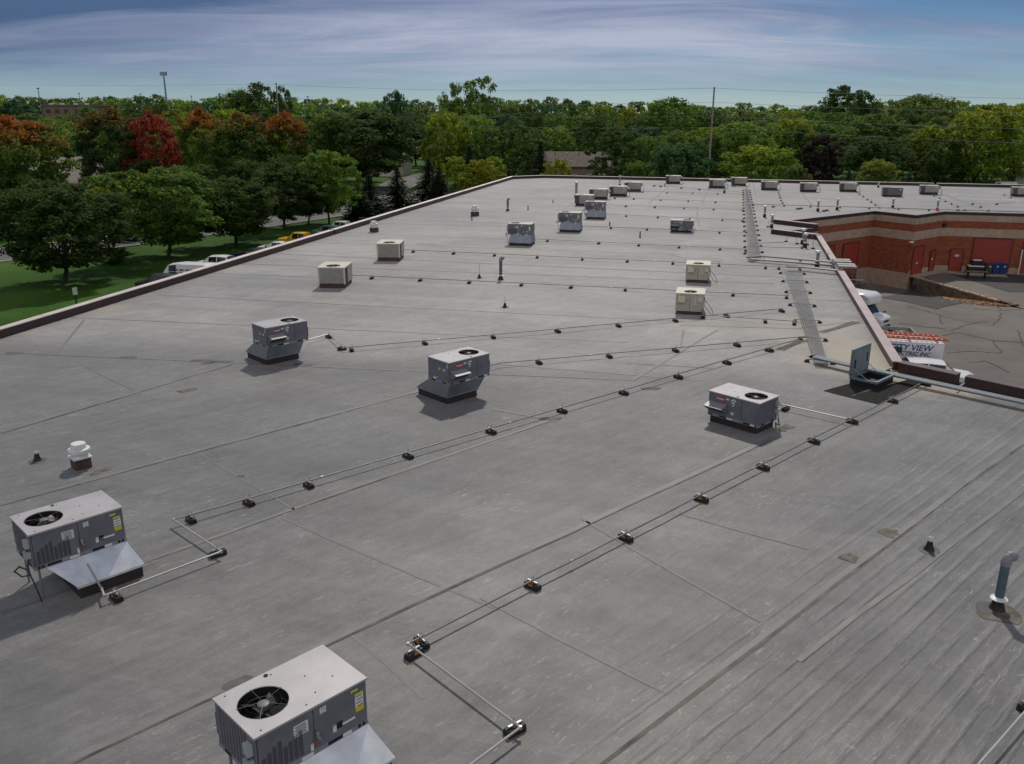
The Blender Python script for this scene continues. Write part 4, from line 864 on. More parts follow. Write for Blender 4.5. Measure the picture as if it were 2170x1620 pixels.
def line(label, blk, pts, blocks, group, r=0.022, m_=M_pipe, pale=()):
    pipe(label, pts, r, m_, pale=pale)
    P_ = [Vector(p[:2]) for p in pts]
    for k, b_ in enumerate(blocks):
        b_ = Vector(b_); best = None
        for i in range(len(P_) - 1):
            d = P_[i + 1] - P_[i]; f_ = max(0, min(1, (b_ - P_[i]).dot(d) / d.dot(d))); c = P_[i] + d * f_; e_ = (c - b_).length
            if best is None or e_ < best[0]: best = (e_, c, d)
        c = best[1] if best[0] < 0.9 else b_; support(c.x, c.y, math.atan2(best[2].y, best[2].x) + math.pi / 2, blk % ORD[k], group)
line('gas pipe nearest the viewer, stepping around to run up to the hatch mat', '%s pipe block from the bottom along the nearest gas pipe',
     [(-0.88, 10.65), (0.16, 11.78), (-1.97, 14.10), (15.78, 31.14)], [(0.06, 11.88), (-1.85, 13.96), (-1.78, 14.36), (0.40, 16.50), (2.67, 18.75), (4.96, 20.96), (7.21, 23.12), (9.38, 25.22), (11.25, 27.05), (13.61, 29.14), (15.73, 31.18)], 'blocks under the nearest gas pipe', pale=(0, 1))
line('gas pipe from the left-edge unit running up to the near conduit rack', '%s block from the left unit along its gas pipe',
     [(-8.93, 16.02, 0.80), (-8.71, 16.03), (-8.54, 15.77), (-6.70, 17.68), (-8.42, 19.28), (13.50, 37.88)], [(-8.35, 15.91), (-6.89, 17.76), (-8.16, 19.64), (-7.00, 20.64), (-5.68, 21.76), (-3.20, 23.90), (-0.68, 25.87), (1.81, 27.81), (4.30, 29.69), (6.66, 31.74), (9.02, 33.79), (11.29, 35.79)], 'blocks under the gas pipe of the left unit', pale=(0, 1, 2, 3))
line('gas pipe from the farther tapered-curb unit to the conduit rack', '%s block from the farther tapered-curb unit along its gas pipe',
     [(-9.11, 36.97), (-8.39, 38.02), (-7.27, 35.64), (14.06, 43.70)], [(-8.37, 38.05), (-7.38, 35.94), (-6.96, 35.79), (-3.90, 36.94), (-0.83, 37.98), (2.23, 38.99), (5.22, 40.14), (8.18, 41.25), (10.89, 42.52), (14.08, 43.87)], 'blocks under the third gas pipe', pale=(0, 1))
line('gas pipe from the nearer tapered-curb unit to the conduit rack', '%s block from the nearer tapered-curb unit along its gas pipe',
     [(-0.91, 32.92), (-0.48, 33.39), (13.45, 37.88)], [(1.11, 33.91), (4.14, 34.80), (7.15, 35.66), (10.07, 36.55)], 'blocks under the fourth gas pipe')
line('short pale pipe from the hatch-side unit to the nearest gas pipe', '%s block on the short pipe beside the hatch-side unit', [(9.28, 28.22), (9.42, 28.31), (11.15, 26.83)], [(9.61, 28.28)], 'blocks beside the hatch-side unit', m_=M_pipew)
line('gas pipe from the nearer cream unit to the rack', '%s block right of the nearer cream unit on its pipe', [(9.59, 42.21), (13.96, 40.84)], [(9.69, 42.40), (12.60, 41.52), (13.94, 41.23)], 'blocks by the nearer cream unit')
line('gas pipe from the nearer beige coil unit across to the rack', '%s block from the nearer beige coil unit along its pipe row', [(-10.00, 52.89), (15.47, 47.10)], [(-8.74, 52.52), (-5.64, 51.95), (-2.57, 51.40), (0.55, 50.56), (3.47, 49.89), (6.57, 49.10), (12.59, 48.11), (15.47, 47.63)], 'blocks of the first pipe row')
line('gas pipe from the farther beige coil unit across to the rack', '%s block from the farther beige coil unit along its pipe row', [(-7.96, 63.33), (13.97, 57.55), (18.19, 56.34)], [(-7.30, 63.28), (-4.22, 62.68), (-1.16, 62.09), (1.90, 61.30), (5.01, 60.33), (8.03, 59.38), (11.02, 58.47), (14.03, 57.77), (16.98, 57.08), (17.82, 56.91)], 'blocks of the second pipe row')
line('gas pipe from the nearest blue-grey unit to the far rack', '%s block from the nearest blue-grey unit along its pipe row', [(1.94, 69.27), (17.81, 64.12)], [(2.76, 68.85), (6.83, 67.78), (9.86, 66.84), (12.88, 66.05), (15.90, 65.40), (17.73, 64.97)], 'blocks of the third pipe row')
line('gas pipe from the middle blue-grey unit past the lone dark unit', '%s block from the middle blue-grey unit along its pipe row', [(4.28, 78.46), (20.15, 73.57)], [(4.28, 76.77), (5.20, 78.62), (8.95, 77.54), (12.04, 76.65), (18.09, 75.06), (20.25, 74.66)], 'blocks of the fourth pipe row')
line('gas pipe from the farthest blue-grey unit to the far rack', '%s block from the farthest blue-grey unit along its pipe row', [(6.71, 88.12), (22.33, 82.55)], [(6.53, 85.65), (7.46, 87.93), (11.39, 86.59), (14.42, 85.67), (17.42, 84.77), (20.41, 83.89), (22.24, 83.37)], 'blocks of the fifth pipe row')
line('gas pipe from the rusty-coil unit to the far rack', '%s block from the rusty-coil unit along its pipe row', [(8.53, 97.13), (24.64, 91.78)], [(9.49, 97.25), (12.57, 96.09), (15.66, 95.20), (18.60, 94.09), (21.63, 93.24), (24.62, 92.63)], 'blocks of the sixth pipe row')
line('gas pipe from the front of the stepped cluster to the far rack', '%s block from the front of the stepped cluster along its pipe row', [(12.16, 105.07), (26.59, 99.31)], [(12.57, 105.65), (14.65, 104.54), (17.70, 103.48), (20.70, 102.17), (23.68, 101.16), (26.62, 100.44)], 'blocks of the seventh pipe row')
line('gas pipe from the back of the stepped cluster to the far rack', '%s block from the back of the stepped cluster along its pipe row', [(13.97, 114.64), (29.51, 110.09)], [(14.79, 115.18), (17.13, 114.35), (20.12, 113.42), (23.22, 112.38), (26.24, 111.63), (29.32, 110.95)], 'blocks of the eighth pipe row')
line('gas pipe from the leftmost far unit along the far parapet', '%s block from the leftmost far unit along its pipe row', [(19.98, 123.70), (26.11, 116.92), (30.21, 112.80)], [(20.26, 124.55), (21.20, 123.21), (23.32, 120.30), (25.66, 118.35)], 'blocks of the ninth pipe row')
line('short gas pipe from the farther paired unit to the far rack', '%s block right of the farther paired unit on its pipe', [(29.68, 127.06), (32.38, 121.37)], [(29.99, 127.47), (31.62, 123.79)], 'blocks of the tenth pipe row')
line('long pale gas pipe along the yard edge of the right-hand roof', '%s block from the left along the long yard-edge pipe', [(26.31, 98.24), (26.82, 97.73), (54.15, 90.19)], [(27.00, 97.56), (32.97, 96.24), (36.06, 95.85), (38.99, 95.20), (41.82, 94.33), (44.70, 93.48)], 'blocks of the yard-edge pipe', r=0.04)
def chain(lb, pts, group, pipe_lb=None):
    if pipe_lb: pipe(pipe_lb, [pts[0], pts[-1]], .016, M_pipe, False)
    d = Vector(pts[-1]) - Vector(pts[0])
    for k, p in enumerate(pts): support(p[0], p[1], math.atan2(d.y, d.x), lb % ORD[k], group)
chain('%s block from the back in the leftmost chain of blocks', [(35.76, 118.15), (34.57, 113.48), (33.69, 110.13), (32.71, 106.66), (31.76, 103.10), (31.04, 100.05), (30.27, 96.91)], 'block chain one', 'thin pipe over the leftmost block chain')
chain('%s block from the back in the chain from the third unit', [(45.82, 117.07), (45.38, 115.27), (44.42, 111.83), (43.52, 108.26), (42.58, 104.56), (41.81, 101.49), (41.00, 98.27), (40.22, 95.24)], 'block chain two', 'thin pipe over the block chain beside the dark unit')
chain('%s block from the back in the chain right of the dark unit', [(53.94, 113.18), (53.09, 109.87), (52.00, 106.18), (51.02, 102.68), (50.17, 99.45), (49.44, 96.51)], 'block chain three', 'thin pipe over the block chain right of the dark unit')
chain('%s block from the back in the chain near the right picture edge', [(62.63, 111.17), (61.70, 107.98)], 'block chain four')
chain('%s block from the right in the short chain above the red-booted vent', [(55.38, 99.52), (52.72, 99.69), (51.94, 96.44)], 'block chain five')
chain('%s loose block on the stained strip above the yard wall', [(28.76, 95.86), (30.78, 93.71), (31.25, 94.15), (32.90, 91.74), (33.47, 92.44), (47.69, 92.96), (48.42, 92.98), (50.68, 92.41)], 'loose blocks by the yard edge')

# ---- conduit racks: parallel conduits on struts with a block at each end
def rack(label, a0, b0, a1, b1, n, stations, group):
    a0, b0, a1, b1 = [Vector(p) for p in (a0, b0, a1, b1)]; o = (a0 + b0) / 2
    t = thing('conduit_rack', label, 'conduit rack', (o.x, o.y, 0), 0, group)
    for k in range(n):
        f_ = k / (n - 1); p, q_ = a0.lerp(b0, f_) - o, a1.lerp(b1, f_) - o; jz = .19 + .006 * (k % 2)
        MB().tube([(p.x, p.y, .10), (p.x, p.y, jz), (q_.x, q_.y, jz)], .0135, 6).build('conduit', M_pipe, t, True)
    u = (a1 - a0).normalized()
    for k, f_ in enumerate(stations):
        l_, r_ = a0.lerp(a1, f_), b0.lerp(b1, f_); w_ = (r_ - l_).normalized(); l2, r2 = l_ - w_ * .28, r_ + w_ * .28; c = (l2 + r2) / 2 - o
        MB().box((c.x, c.y, .135), ((r2 - l2).length, .045, .04), math.atan2(w_.y, w_.x)).build('strut_channel', M_galvd, t)
        for e_ in (l2, r2):
            p = e_ - o; b_ = MB(); b_.box((p.x, p.y, .055), (.24, .15, .12), math.atan2(w_.y, w_.x), 0, .5); b_.build('rubber_block', M_black, t)
    return t
rack('near rack of eight parallel conduits running up beside the right parapet', (12.39, 33.53), (12.82, 33.39), (17.77, 55.47), (18.67, 55.31), 8, (.03, .20, .36, .53, .69, .84, .97), 'conduit racks')
rack('far rack of ten conduits with cone supports running to the far parapet', (16.54, 59.81), (17.52, 60.24), (31.86, 119.87), (32.18, 119.88), 10, [i / 19 for i in range(1, 19)], 'conduit racks')
def bundle(label, pts, n, w_, r, z=.2, drop=None, group='duct bundles', blocks=()):
    o = Vector(pts[0][:2]); t = thing('conduit_bundle', label, 'conduits', (o.x, o.y, 0), 0, group)
    for k in range(n):
        off = (k - (n - 1) / 2) * w_ / n; Q_ = []
        for i, p in enumerate(pts):
            p = Vector(p[:2]); d = (Vector(pts[min(i + 1, len(pts) - 1)][:2]) - Vector(pts[max(0, i - 1)][:2])).normalized(); p = p + Vector((-d.y, d.x)) * off - o
            Q_.append((p.x, p.y, (pts[i][2] if len(pts[i]) > 2 else z) + .01 * (k % 2)))
        MB().tube(Q_, r, 8).build('conduit', M_pipe if r < .05 else mat('blue-grey conduit', (0.17, 0.205, 0.235), 0.6, metal=0.0, var=0.12, scale=2), t, True)
    for p, ang in blocks:
        c = Vector(p) - o; b_ = MB(); b_.box((c.x, c.y, .06), (.26, .2, .12), R(ang), 0, .7); b_.build('rubber_block', M_black, t)
        MB().box((c.x, c.y, .14), (w_ + .5, .05, .04), R(ang)).build('strut_channel', M_galvd, t)
    return t
bundle('wide blue-grey conduit run passing behind the hatch to the right edge', [(12.54, 34.17), (13.73, 32.73), (18.85, 27.47)], 4, .34, .05, .25, blocks=(((16.83, 30.61), 44), ((12.76, 34.98), 44), ((15.01, 32.79), 44)))
bundle('upper duct bundle crossing from the far rack to the parapet', [(16.49, 59.64), (17.58, 60.49), (21.89, 57.97)], 5, .42, .045, .26, blocks=(((17.72, 60.18), 76), ((20.07, 59.42), 76)))
bundle('middle duct bundle crossing from the far rack to the parapet', [(16.53, 59.54), (21.65, 56.93)], 3, .26, .045, .2)
bundle('lower duct bundle crossing from the near rack to the parapet', [(18.09, 56.02), (19.09, 56.04), (21.04, 54.67)], 4, .34, .045, .25, blocks=(((19.01, 56.22), 76),))
# conduit boxes straddling the parapet where the bundles go over
for u_, lb in (((21.54, 56.46), 'upper sheet-metal box where duct bundle crosses the parapet'), ((21.18, 54.64), 'lower sheet-metal box where duct bundle crosses the parapet')):
    t = thing('parapet_box', lb, 'conduit box', (u_[0], u_[1], 0), R(76.4), 'parapet crossing boxes')
    for k in range(2):
        MB().box((0.25 + k * .75 - .4, -.28, .55), (.5, 1.1, .12)).build('cover', mat('weathered cover', (0.33, 0.30, 0.28), .5, metal=.3, var=.15), t); MB().box((0.25 + k * .75 - .4, .22, .28), (.5, .14, .46)).build('riser', M_galvd, t)
# hose loops by the paired vents
for a, b_, lb in (((22.09, 69.30), (22.56, 68.01), 'thin arched hose left of the paired vents'), ((23.22, 67.52), (23.01, 65.56), 'thin arched hose right of the paired vents'), ((23.25, 78.58), (24.87, 82.88), 'thin arched hose beside the notch vent')):
    a, b_ = Vector(a), Vector(b_); t = thing('hose_loop', lb, 'hose', (a.x, a.y, 0), 0, 'arched hoses'); d = b_ - a
    MB().tube([(d.x * f_, d.y * f_, .08 + .85 * math.sin(math.pi * f_) ** .7) for f_ in [i / 12 for i in range(13)]], .014, 6).build('hose', M_cable, t, True)
    MB().box((d.x, d.y, .05), (.3, .16, .1), .3, 0, .7).build('rubber_block', M_black, t); MB().box((0, 0, .05), (.26, .16, .1), .3, 0, .7).build('rubber_block', M_black, t)
line('thin pipe from far rack to the first hose loop', '%s block on the thin pipe before the hose loop', [(18.51, 67.04), (21.57, 67.88)], [], 'x'); line('thin pipe from far rack to the paired vents', '%s block on the thin pipe beside the paired vents', [(18.05, 65.55), (21.92, 64.92)], [(22.22, 65.78)], 'block by the paired vents')
line('pale pipe at the lower right corner of the picture', '%s block at the lower right picture edge on the pale pipe', [(6.88, 10.59), (9.21, 12.61)], [(8.88, 12.48)], 'block in the lower right corner', m_=M_pipew)
line('thin wire-like pipe crossing to the right edge unit', '%s block under the wire-like pipe', [(52.66, 99.10), (53.69, 98.61), (56.90, 99.78), (58.92, 102.04)], [], 'x')

# ================================================================ roof hatch and mats
M_hatch = mat('hatch blue-grey', (0.165, 0.205, 0.225), 0.45, metal=0.2, var=0.12, scale=3)
ht = thing('roof_hatch', 'open roof hatch with blue-grey lid standing upright on black curb', 'roof hatch', (13.78, 31.32, 0), R(43.5))
hx, hy = 0.74, 0.51
for x0, x1, y0, y1 in ((-hx, hx, -hy, -hy + .06), (-hx, hx, hy - .06, hy), (-hx, -hx + .06, -hy + .06, hy - .06), (hx - .06, hx, -hy + .06, hy - .06)):
    MB().b2(x0, x1, y0, y1, 0, .24).build('curb', M_black, ht); MB().b2(x0 - .03 * (x0 < -hx + .01), x1 + .03 * (x1 > hx - .01), y0 - .03 * (y0 < -hy + .01), y1 + .03 * (y1 > hy - .01), .241, .33).build('rim', M_hatch, ht)
MB().b2(-hx + .07, hx - .07, -hy + .07, hy - .07, -.9 + .95, .052).build('shaft_floor', M_fan, ht)
ld = MB().box((0, hy + .03, .36 + .5), (2 * hx + .06, .055, 1.02)).build('lid', M_hatch, ht)
MB().box((0, hy - .004, .36 + .5), (2 * hx - .1, .012, .92)).build('lid_liner', mat('lid liner', (0.20, 0.245, 0.26), .5, var=.1), ld); MB().box((-.5, hy - .018, .75), (.1, .02, .38)).build('lid_bracket', M_fan, ld); MB().box((.5, hy - .018, .88), (.05, .02, .34)).build('lid_handle', M_fan, ld)
MB().tube([(-hx + .12, -.05, .33), (-hx + .12, hy - .02, .62)], .014, 6).build('hold_open_arm', M_galvd, ht); MB().tube([(hx - .12, .1, .33), (hx - .12, hy - .02, .62)], .014, 6).build('hold_open_arm', M_galvd, ht)
M_mat = mat('walk mat', (0.030, 0.028, 0.026), 0.95, var=0.2, scale=4, spec=0.1)
for q_, lb in (([(11.63, 30.38), (13.49, 31.64), (13.98, 31.10), (12.24, 29.66)], 'dark walkway mat left of the open hatch'), ([(12.27, 29.64), (15.36, 31.78), (15.93, 31.42), (13.06, 28.82)], 'dark walkway mat in front of the open hatch')):
    o_ = Vector(q_[0]); m = MB().prism([(p[0] - o_.x, p[1] - o_.y) for p in q_], .004, .018); tag(m.build('walkway_mat', M_mat, loc=(o_.x, o_.y, 0)), lb, 'roof mat', 'mats around the hatch')

# ================================================================ trees
def leaf_mat(name, accent=None, z0=0.5, z1=0.95, amt=1.0):
    m = bpy.data.materials.new(name); m.use_nodes = True; N, L = m.node_tree.nodes, m.node_tree.links; b = N['Principled BSDF']; out = N['Material Output']
    oi = N.new('ShaderNodeObjectInfo'); ge = N.new('ShaderNodeNewGeometry'); tc = N.new('ShaderNodeTexCoord')
    r = N.new('ShaderNodeValToRGB'); e = r.color_ramp.elements; e[0].color = (0.72, 0.75, 0.72, 1); e[1].color = (1.32, 1.26, 1.1, 1); L.new(ge.outputs['Random Per Island'], r.inputs[0])
    nz = N.new('ShaderNodeTexNoise'); nz.inputs['Scale'].default_value = 0.45; nz.inputs['Detail'].default_value = 3; L.new(tc.outputs['Object'], nz.inputs['Vector'])
    r2 = N.new('ShaderNodeValToRGB'); r2.color_ramp.elements[0].position = .32; r2.color_ramp.elements[0].color = (.72, .78, .8, 1); r2.color_ramp.elements[1].position = .68; r2.color_ramp.elements[1].color = (1.3, 1.2, 1.0, 1); L.new(nz.outputs['Fac'], r2.inputs[0])
    col = oi.outputs['Color']
    def mul(a, c):
        n = N.new('ShaderNodeMix'); n.data_type = 'RGBA'; n.blend_type = 'MULTIPLY'; n.inputs[0].default_value = 1.0; L.new(a, n.inputs[6]); L.new(c, n.inputs[7]); return n.outputs[2]
    if accent:
        sx = N.new('ShaderNodeSeparateXYZ'); L.new(tc.outputs['Object'], sx.inputs[0])
        ad = N.new('ShaderNodeMath'); ad.operation = 'MULTIPLY_ADD'; ad.inputs[1].default_value = 7.0; L.new(nz.outputs['Fac'], ad.inputs[0]); L.new(sx.outputs[2], ad.inputs[2])
        ad2 = N.new('ShaderNodeMath'); ad2.operation = 'MULTIPLY_ADD'; ad2.inputs[1].default_value = 2.5; L.new(ge.outputs['Random Per Island'], ad2.inputs[0]); L.new(ad.outputs[0], ad2.inputs[2])
        mr = N.new('ShaderNodeMapRange'); mr.inputs['From Min'].default_value = 14 * z0 + 4.7; mr.inputs['From Max'].default_value = 14 * z1 + 4.7; mr.inputs['To Max'].default_value = amt; L.new(ad2.outputs[0], mr.inputs['Value'])
        n = N.new('ShaderNodeMix'); n.data_type = 'RGBA'; L.new(mr.outputs[0], n.inputs[0]); L.new(col, n.inputs[6]); n.inputs[7].default_value = (*accent, 1); col = n.outputs[2]
    c = mul(mul(col, r.outputs[0]), r2.outputs[0]); L.new(c, b.inputs['Base Color']); b.inputs['Roughness'].default_value = 0.65; b.inputs['Specular IOR Level'].default_value = 0.12
    tr = N.new('ShaderNodeBsdfTranslucent'); L.new(c, tr.inputs['Color']); mx = N.new('ShaderNodeMixShader'); mx.inputs[0].default_value = 0.6
    L.new(b.outputs[0], mx.inputs[1]); L.new(tr.outputs[0], mx.inputs[2]); L.new(mx.outputs[0], out.inputs['Surface']); return m
LM = {'green': leaf_mat('green leaves'), 'orange': leaf_mat('leaves turning orange', (0.36, 0.11, 0.032), .64, 1.0), 'rust': leaf_mat('leaves turning rust', (0.26, 0.11, 0.035), .78, 1.12), 'red': leaf_mat('red leaves', (0.32, 0.075, 0.058), .12, .62), 'yellow': leaf_mat('yellowing leaves', (0.25, 0.32, 0.035), .55, 1.1), 'gold': leaf_mat('gold edged leaves', (0.27, 0.30, 0.03), .5, 1.2)}
M_bark = mat('bark', (0.055, 0.042, 0.032), 0.9, var=0.35, scale=3, stretch=(3, 3, .6), bump=.5, bscale=8)
H0 = 14.0
def leaf(v, f, p, n, s_, rr):
    n = n.normalized(); a = n.cross(Vector((rr.uniform(-1, 1), rr.uniform(-1, 1), rr.uniform(-1, 1)))).normalized(); b = n.cross(a); k = len(v)
    v += [tuple(p + a * s_), tuple(p + b * s_ * .62 + n * s_ * .12), tuple(p - a * s_), tuple(p - b * s_ * .62 - n * s_ * .08)]; f.append((k, k + 1, k + 2, k + 3))
def broad(seed, nclump, nleaf, lsize, rad=5.0, zlo=.24, shape=1.0, clump=(0.75, 1.5), stems=1):
    rr = random.Random(seed); v, f = [], []; cz = H0 * (zlo + 1) / 2; hz = H0 * (1 - zlo) / 2; lob = [(rr.uniform(0, 6.28), rr.uniform(.10, .22), rr.randint(2, 4)) for _ in range(3)]; cs = []
    for i in range(nclump):
        w = 1 - 2 * (i + .5) / nclump; az = i * 2.39996 + rr.uniform(-.5, .5); w = max(-1, min(1, w + rr.uniform(-.1, .1))); q = math.sqrt(max(0, 1 - w * w))
        R_ = 1 + sum(a * math.sin(k * az + ph + 2 * w) for ph, a, k in lob); deep = rr.choice((.95, .9, 1.0, .62, .8)); wd = q ** shape
        c = Vector((rad * R_ * wd * deep * math.cos(az), rad * R_ * wd * deep * math.sin(az), cz + hz * .88 * w * (.75 + .25 * deep) + rr.uniform(-.4, .4))); cr = rr.uniform(*clump); cs.append(c)
        for j in range(int(nleaf * rr.uniform(.6, 1.3))):
            d = Vector((rr.gauss(0, 1), rr.gauss(0, 1), rr.gauss(0.25, .8))).normalized(); p = c + Vector((d.x * cr, d.y * cr, d.z * cr * .72)) * rr.uniform(.5, 1.08)
            leaf(v, f, p, d + Vector((rr.gauss(0, .5), rr.gauss(0, .5), rr.gauss(.35, .5))), lsize * rr.uniform(.6, 1.25), rr)
    t = MB()
    for k in range(stems):
        a0 = k * 6.28 / stems; b0 = Vector((.25 * math.cos(a0), .25 * math.sin(a0), 0)) * (stems > 1); lean = Vector((math.cos(a0), math.sin(a0), 0)) * (1.1 if stems > 1 else 0)
        tp = b0 + lean + Vector((rr.uniform(-.3, .3), rr.uniform(-.3, .3), H0 * (zlo + .12)))
        t.tube([b0 - Vector((0, 0, .4)), b0 + Vector((0, 0, .3)), b0.lerp(tp, .5) + Vector((rr.uniform(-.12, .12), rr.uniform(-.12, .12), 0)), tp, tp + Vector((0, 0, H0 * .3))], .30 if stems == 1 else .17, 8, r2=.07)
        for c in rr.sample(cs, min(9, len(cs))):
            md = tp.lerp(c, .5) + Vector((0, 0, -.5)); t.tube([tp - Vector((0, 0, rr.uniform(0, 1.2))), md, c], .11, 5, r2=.025)
    return v, f, t
def spruce(seed, n=5200, rad=3.0, zlo=.04):
    rr = random.Random(seed); v, f = [], []; t = MB().tube([(0, 0, -.4), (0, 0, H0 * .5), (0, 0, H0 * .97)], .22, 7, r2=.03); nb = 230
    for i in range(nb):
        fz = (i / nb) ** .9; z = H0 * (zlo + (1 - zlo) * fz * .985); L_ = rad * (1 - fz) ** .85 * rr.uniform(.72, 1.12) + .12; a = i * 2.39996 + rr.uniform(-.3, .3); d = Vector((math.cos(a), math.sin(a), 0))
        for j in range(int(n / nb * (.3 + 1.3 * (1 - fz)))):
            u = rr.uniform(.12, 1); side = Vector((-d.y, d.x, 0)) * rr.uniform(-1, 1) * (.32 * L_ * (1.05 - u) + .08); p = d * L_ * u + side + Vector((0, 0, z - .30 * L_ * u * u + .12 * L_ * (u > .85) * u + rr.uniform(-.12, .08)))
            leaf(v, f, p, Vector((d.x * .5 + rr.gauss(0, .4), d.y * .5 + rr.gauss(0, .4), .8)), .26 * rr.uniform(.6, 1.2) * (.5 + .5 * (1 - fz)), rr)
    return v, f, t
PROTO = {}
def mk(key, data, rad):
    v, f, t = data; me = bpy.data.meshes.new('crown'); me.from_pydata(v, [], f); me.materials.append(LM['green']); me.update()
    tm = bpy.data.meshes.new('trunk'); tm.from_pydata(t.v, [], t.f); tm.materials.append(M_bark); tm.polygons.foreach_set('use_smooth', [True] * len(tm.polygons)); tm.update(); PROTO[key] = (me, tm, rad)
for i in range(3): mk('n%d' % i, broad(10 + i, 230, 92, .22, 5.0, .14, .72, (.55, 1.2)), 5.6)
mk('multi', broad(31, 140, 80, .23, 5.0, .2, .8, (.55, 1.15), stems=4), 5.6)
for i in range(4): mk('m%d' % i, broad(40 + i, 160, 46, .27, 5.0, .10, .8, (.55, 1.25)), 5.6)
mk('tall', broad(61, 120, 80, .28, 3.6, .10, .55), 4.2)
mk('oval', broad(63, 220, 62, .22, 4.2, .08, .65, (.5, 1.0)), 4.8)
mk('airy', broad(65, 60, 60, .28, 4.2, .22, .7, (.7, 1.2)), 4.8)
for i in range(3): mk('f%d' % i, broad(70 + i, 70, 30, .48, 5.0, .05, .8, (1.0, 1.8)), 5.8)
mk('spruce0', spruce(81), 3.0); mk('spruce1', spruce(82, 4600, 2.6), 2.6)
mk('pyramid', broad(85, 150, 90, .20, 3.6, .03, .55, (.5, 1.0)), 4.0)
mk('bush', broad(87, 110, 90, .30, 5.5, .0, .75), 6.2)
def tree(label, p, kind='m0', col=(.045, .085, .02), m_='green', group=None, name='broadleaf_tree', base=None, rz=None, sc=1.0):
    """p = x, y, top z, crown radius"""
    x, y, zt, rad = p; zb = GROUND - .05 if base is None else base; h_ = max(2.0, zt - zb); cm, tm, r0 = PROTO[kind]; e = thing(name, label, 'tree', (x, y, zb), rnd.random() * 6.28 if rz is None else rz, group); s_ = rad / r0 * sc; e.scale = (s_, s_, h_ / H0)
    for nm, me in (('trunk', tm), ('crown', cm)):
        o = bpy.data.objects.new(nm, me); COL.objects.link(o); o.parent = e
        if nm == 'crown':
            j = rnd.uniform(.88, 1.12); o.color = (col[0] * j, col[1] * j, col[2], 1)
            if m_ != 'green': o.material_slots[0].link = 'OBJECT'; o.material_slots[0].material = LM[m_]
    return e
DK, MD, LT, YG, BL, OL, PU = (.074, .128, .036), (.116, .200, .046), (.170, .280, .054), (.205, .31, .046), (.062, .140, .066), (.140, .205, .066), (.040, .024, .030)
GL = 'maples on the lawn'; GR = 'maples turning colour beyond the street'
for a in (((-43.9, 83.0, 3.6, 5.4), 'n0', DK, 'green', GL, 'largest lawn maple at left picture edge above the small sign'), ((-48.7, 104.0, 1.6, 3.9), 'multi', MD, 'gold', GL, 'many-stemmed dark tree between the two big lawn maples'), ((-39.7, 98.5, 4.2, 5.6), 'n1', MD, 'green', GL, 'big round lawn maple behind the white cargo van'),
          ((-34.8, 108.0, 2.3, 4.9), 'n2', DK, 'green', GL, 'lawn maple with forked stem behind the white cars'), ((-32.8, 124.0, 3.1, 4.6), 'n0', DK, 'green', GL, 'dark lawn maple beside the street, left of the tall one'), ((-30.5, 129.0, 2.4, 3.1), 'n1', DK, 'green', GL, 'dark lawn maple squeezed beside the tall one'),
          ((-27.8, 131.0, 4.6, 3.8), 'n2', LT, 'green', GL, 'tall light-topped lawn maple next to the spruces'), ((-70.0, 124.0, 9.7, 6.2), 'n1', MD, 'orange', GR, 'maple with orange top at left picture edge'), ((-68.1, 152.0, 10.4, 6.4), 'oval', DK, 'rust', GR, 'egg-shaped dark maple with rusty top'),
          ((-61.0, 150.0, 10.0, 4.1), 'oval', (.22, .052, .044), 'red', GR, 'bright red maple beyond the street'), ((-58.2, 166.0, 10.6, 4.5), 'oval', MD, 'orange', GR, 'narrow maple with red-orange top right of the red one'), ((-47.7, 155.0, 9.8, 5.7), 'oval', DK, 'rust', GR, 'large dark egg-shaped maple with faint rusty top'),
          ((-41.2, 162.0, 9.9, 4.6), 'oval', DK, 'orange', GR, 'maple with orange-brown cap behind the dark lawn maples')):
    tree(a[5], *a[:5], sc=1.12)
GE = 'evergreens by the corner of the street'
for a in (((-23.1, 141.0, 0.4, 2.5), 'spruce0', 'spruce in front of the street corner, largest of the left pair'), ((-24.1, 136.0, -0.6, 2.0), 'spruce1', 'smaller spruce touching the left spruce pair'), ((-19.9, 151.0, 1.0, 2.2), 'spruce1', 'lone spruce in the middle of the street view'), ((-15.0, 157.0, 2.1, 2.8), 'spruce0', 'dark spruce right of the side street'), ((-12.7, 152.0, 1.1, 2.0), 'spruce1', 'short dark spruce beside the yellow-green tree'), ((-61.2, 160.0, 6.2, 1.9), 'spruce0', 'dark spruce wedged between red and orange maples'), ((-8.4, 172.0, 4.0, 2.0), 'spruce1', 'grey-green conifer behind the golden trees'), ((5.2, 166.0, 5.0, 2.4), 'spruce0', 'bluish spruce left of the brown house')):
    tree(a[2], a[0], a[1], (.034, .064, .030) if 'blu' not in a[2] and 'grey' not in a[2] else (.040, .065, .050), 'green', GE, 'spruce_tree', sc=1.8)
GS = 'small ornamental trees behind the far parapet'
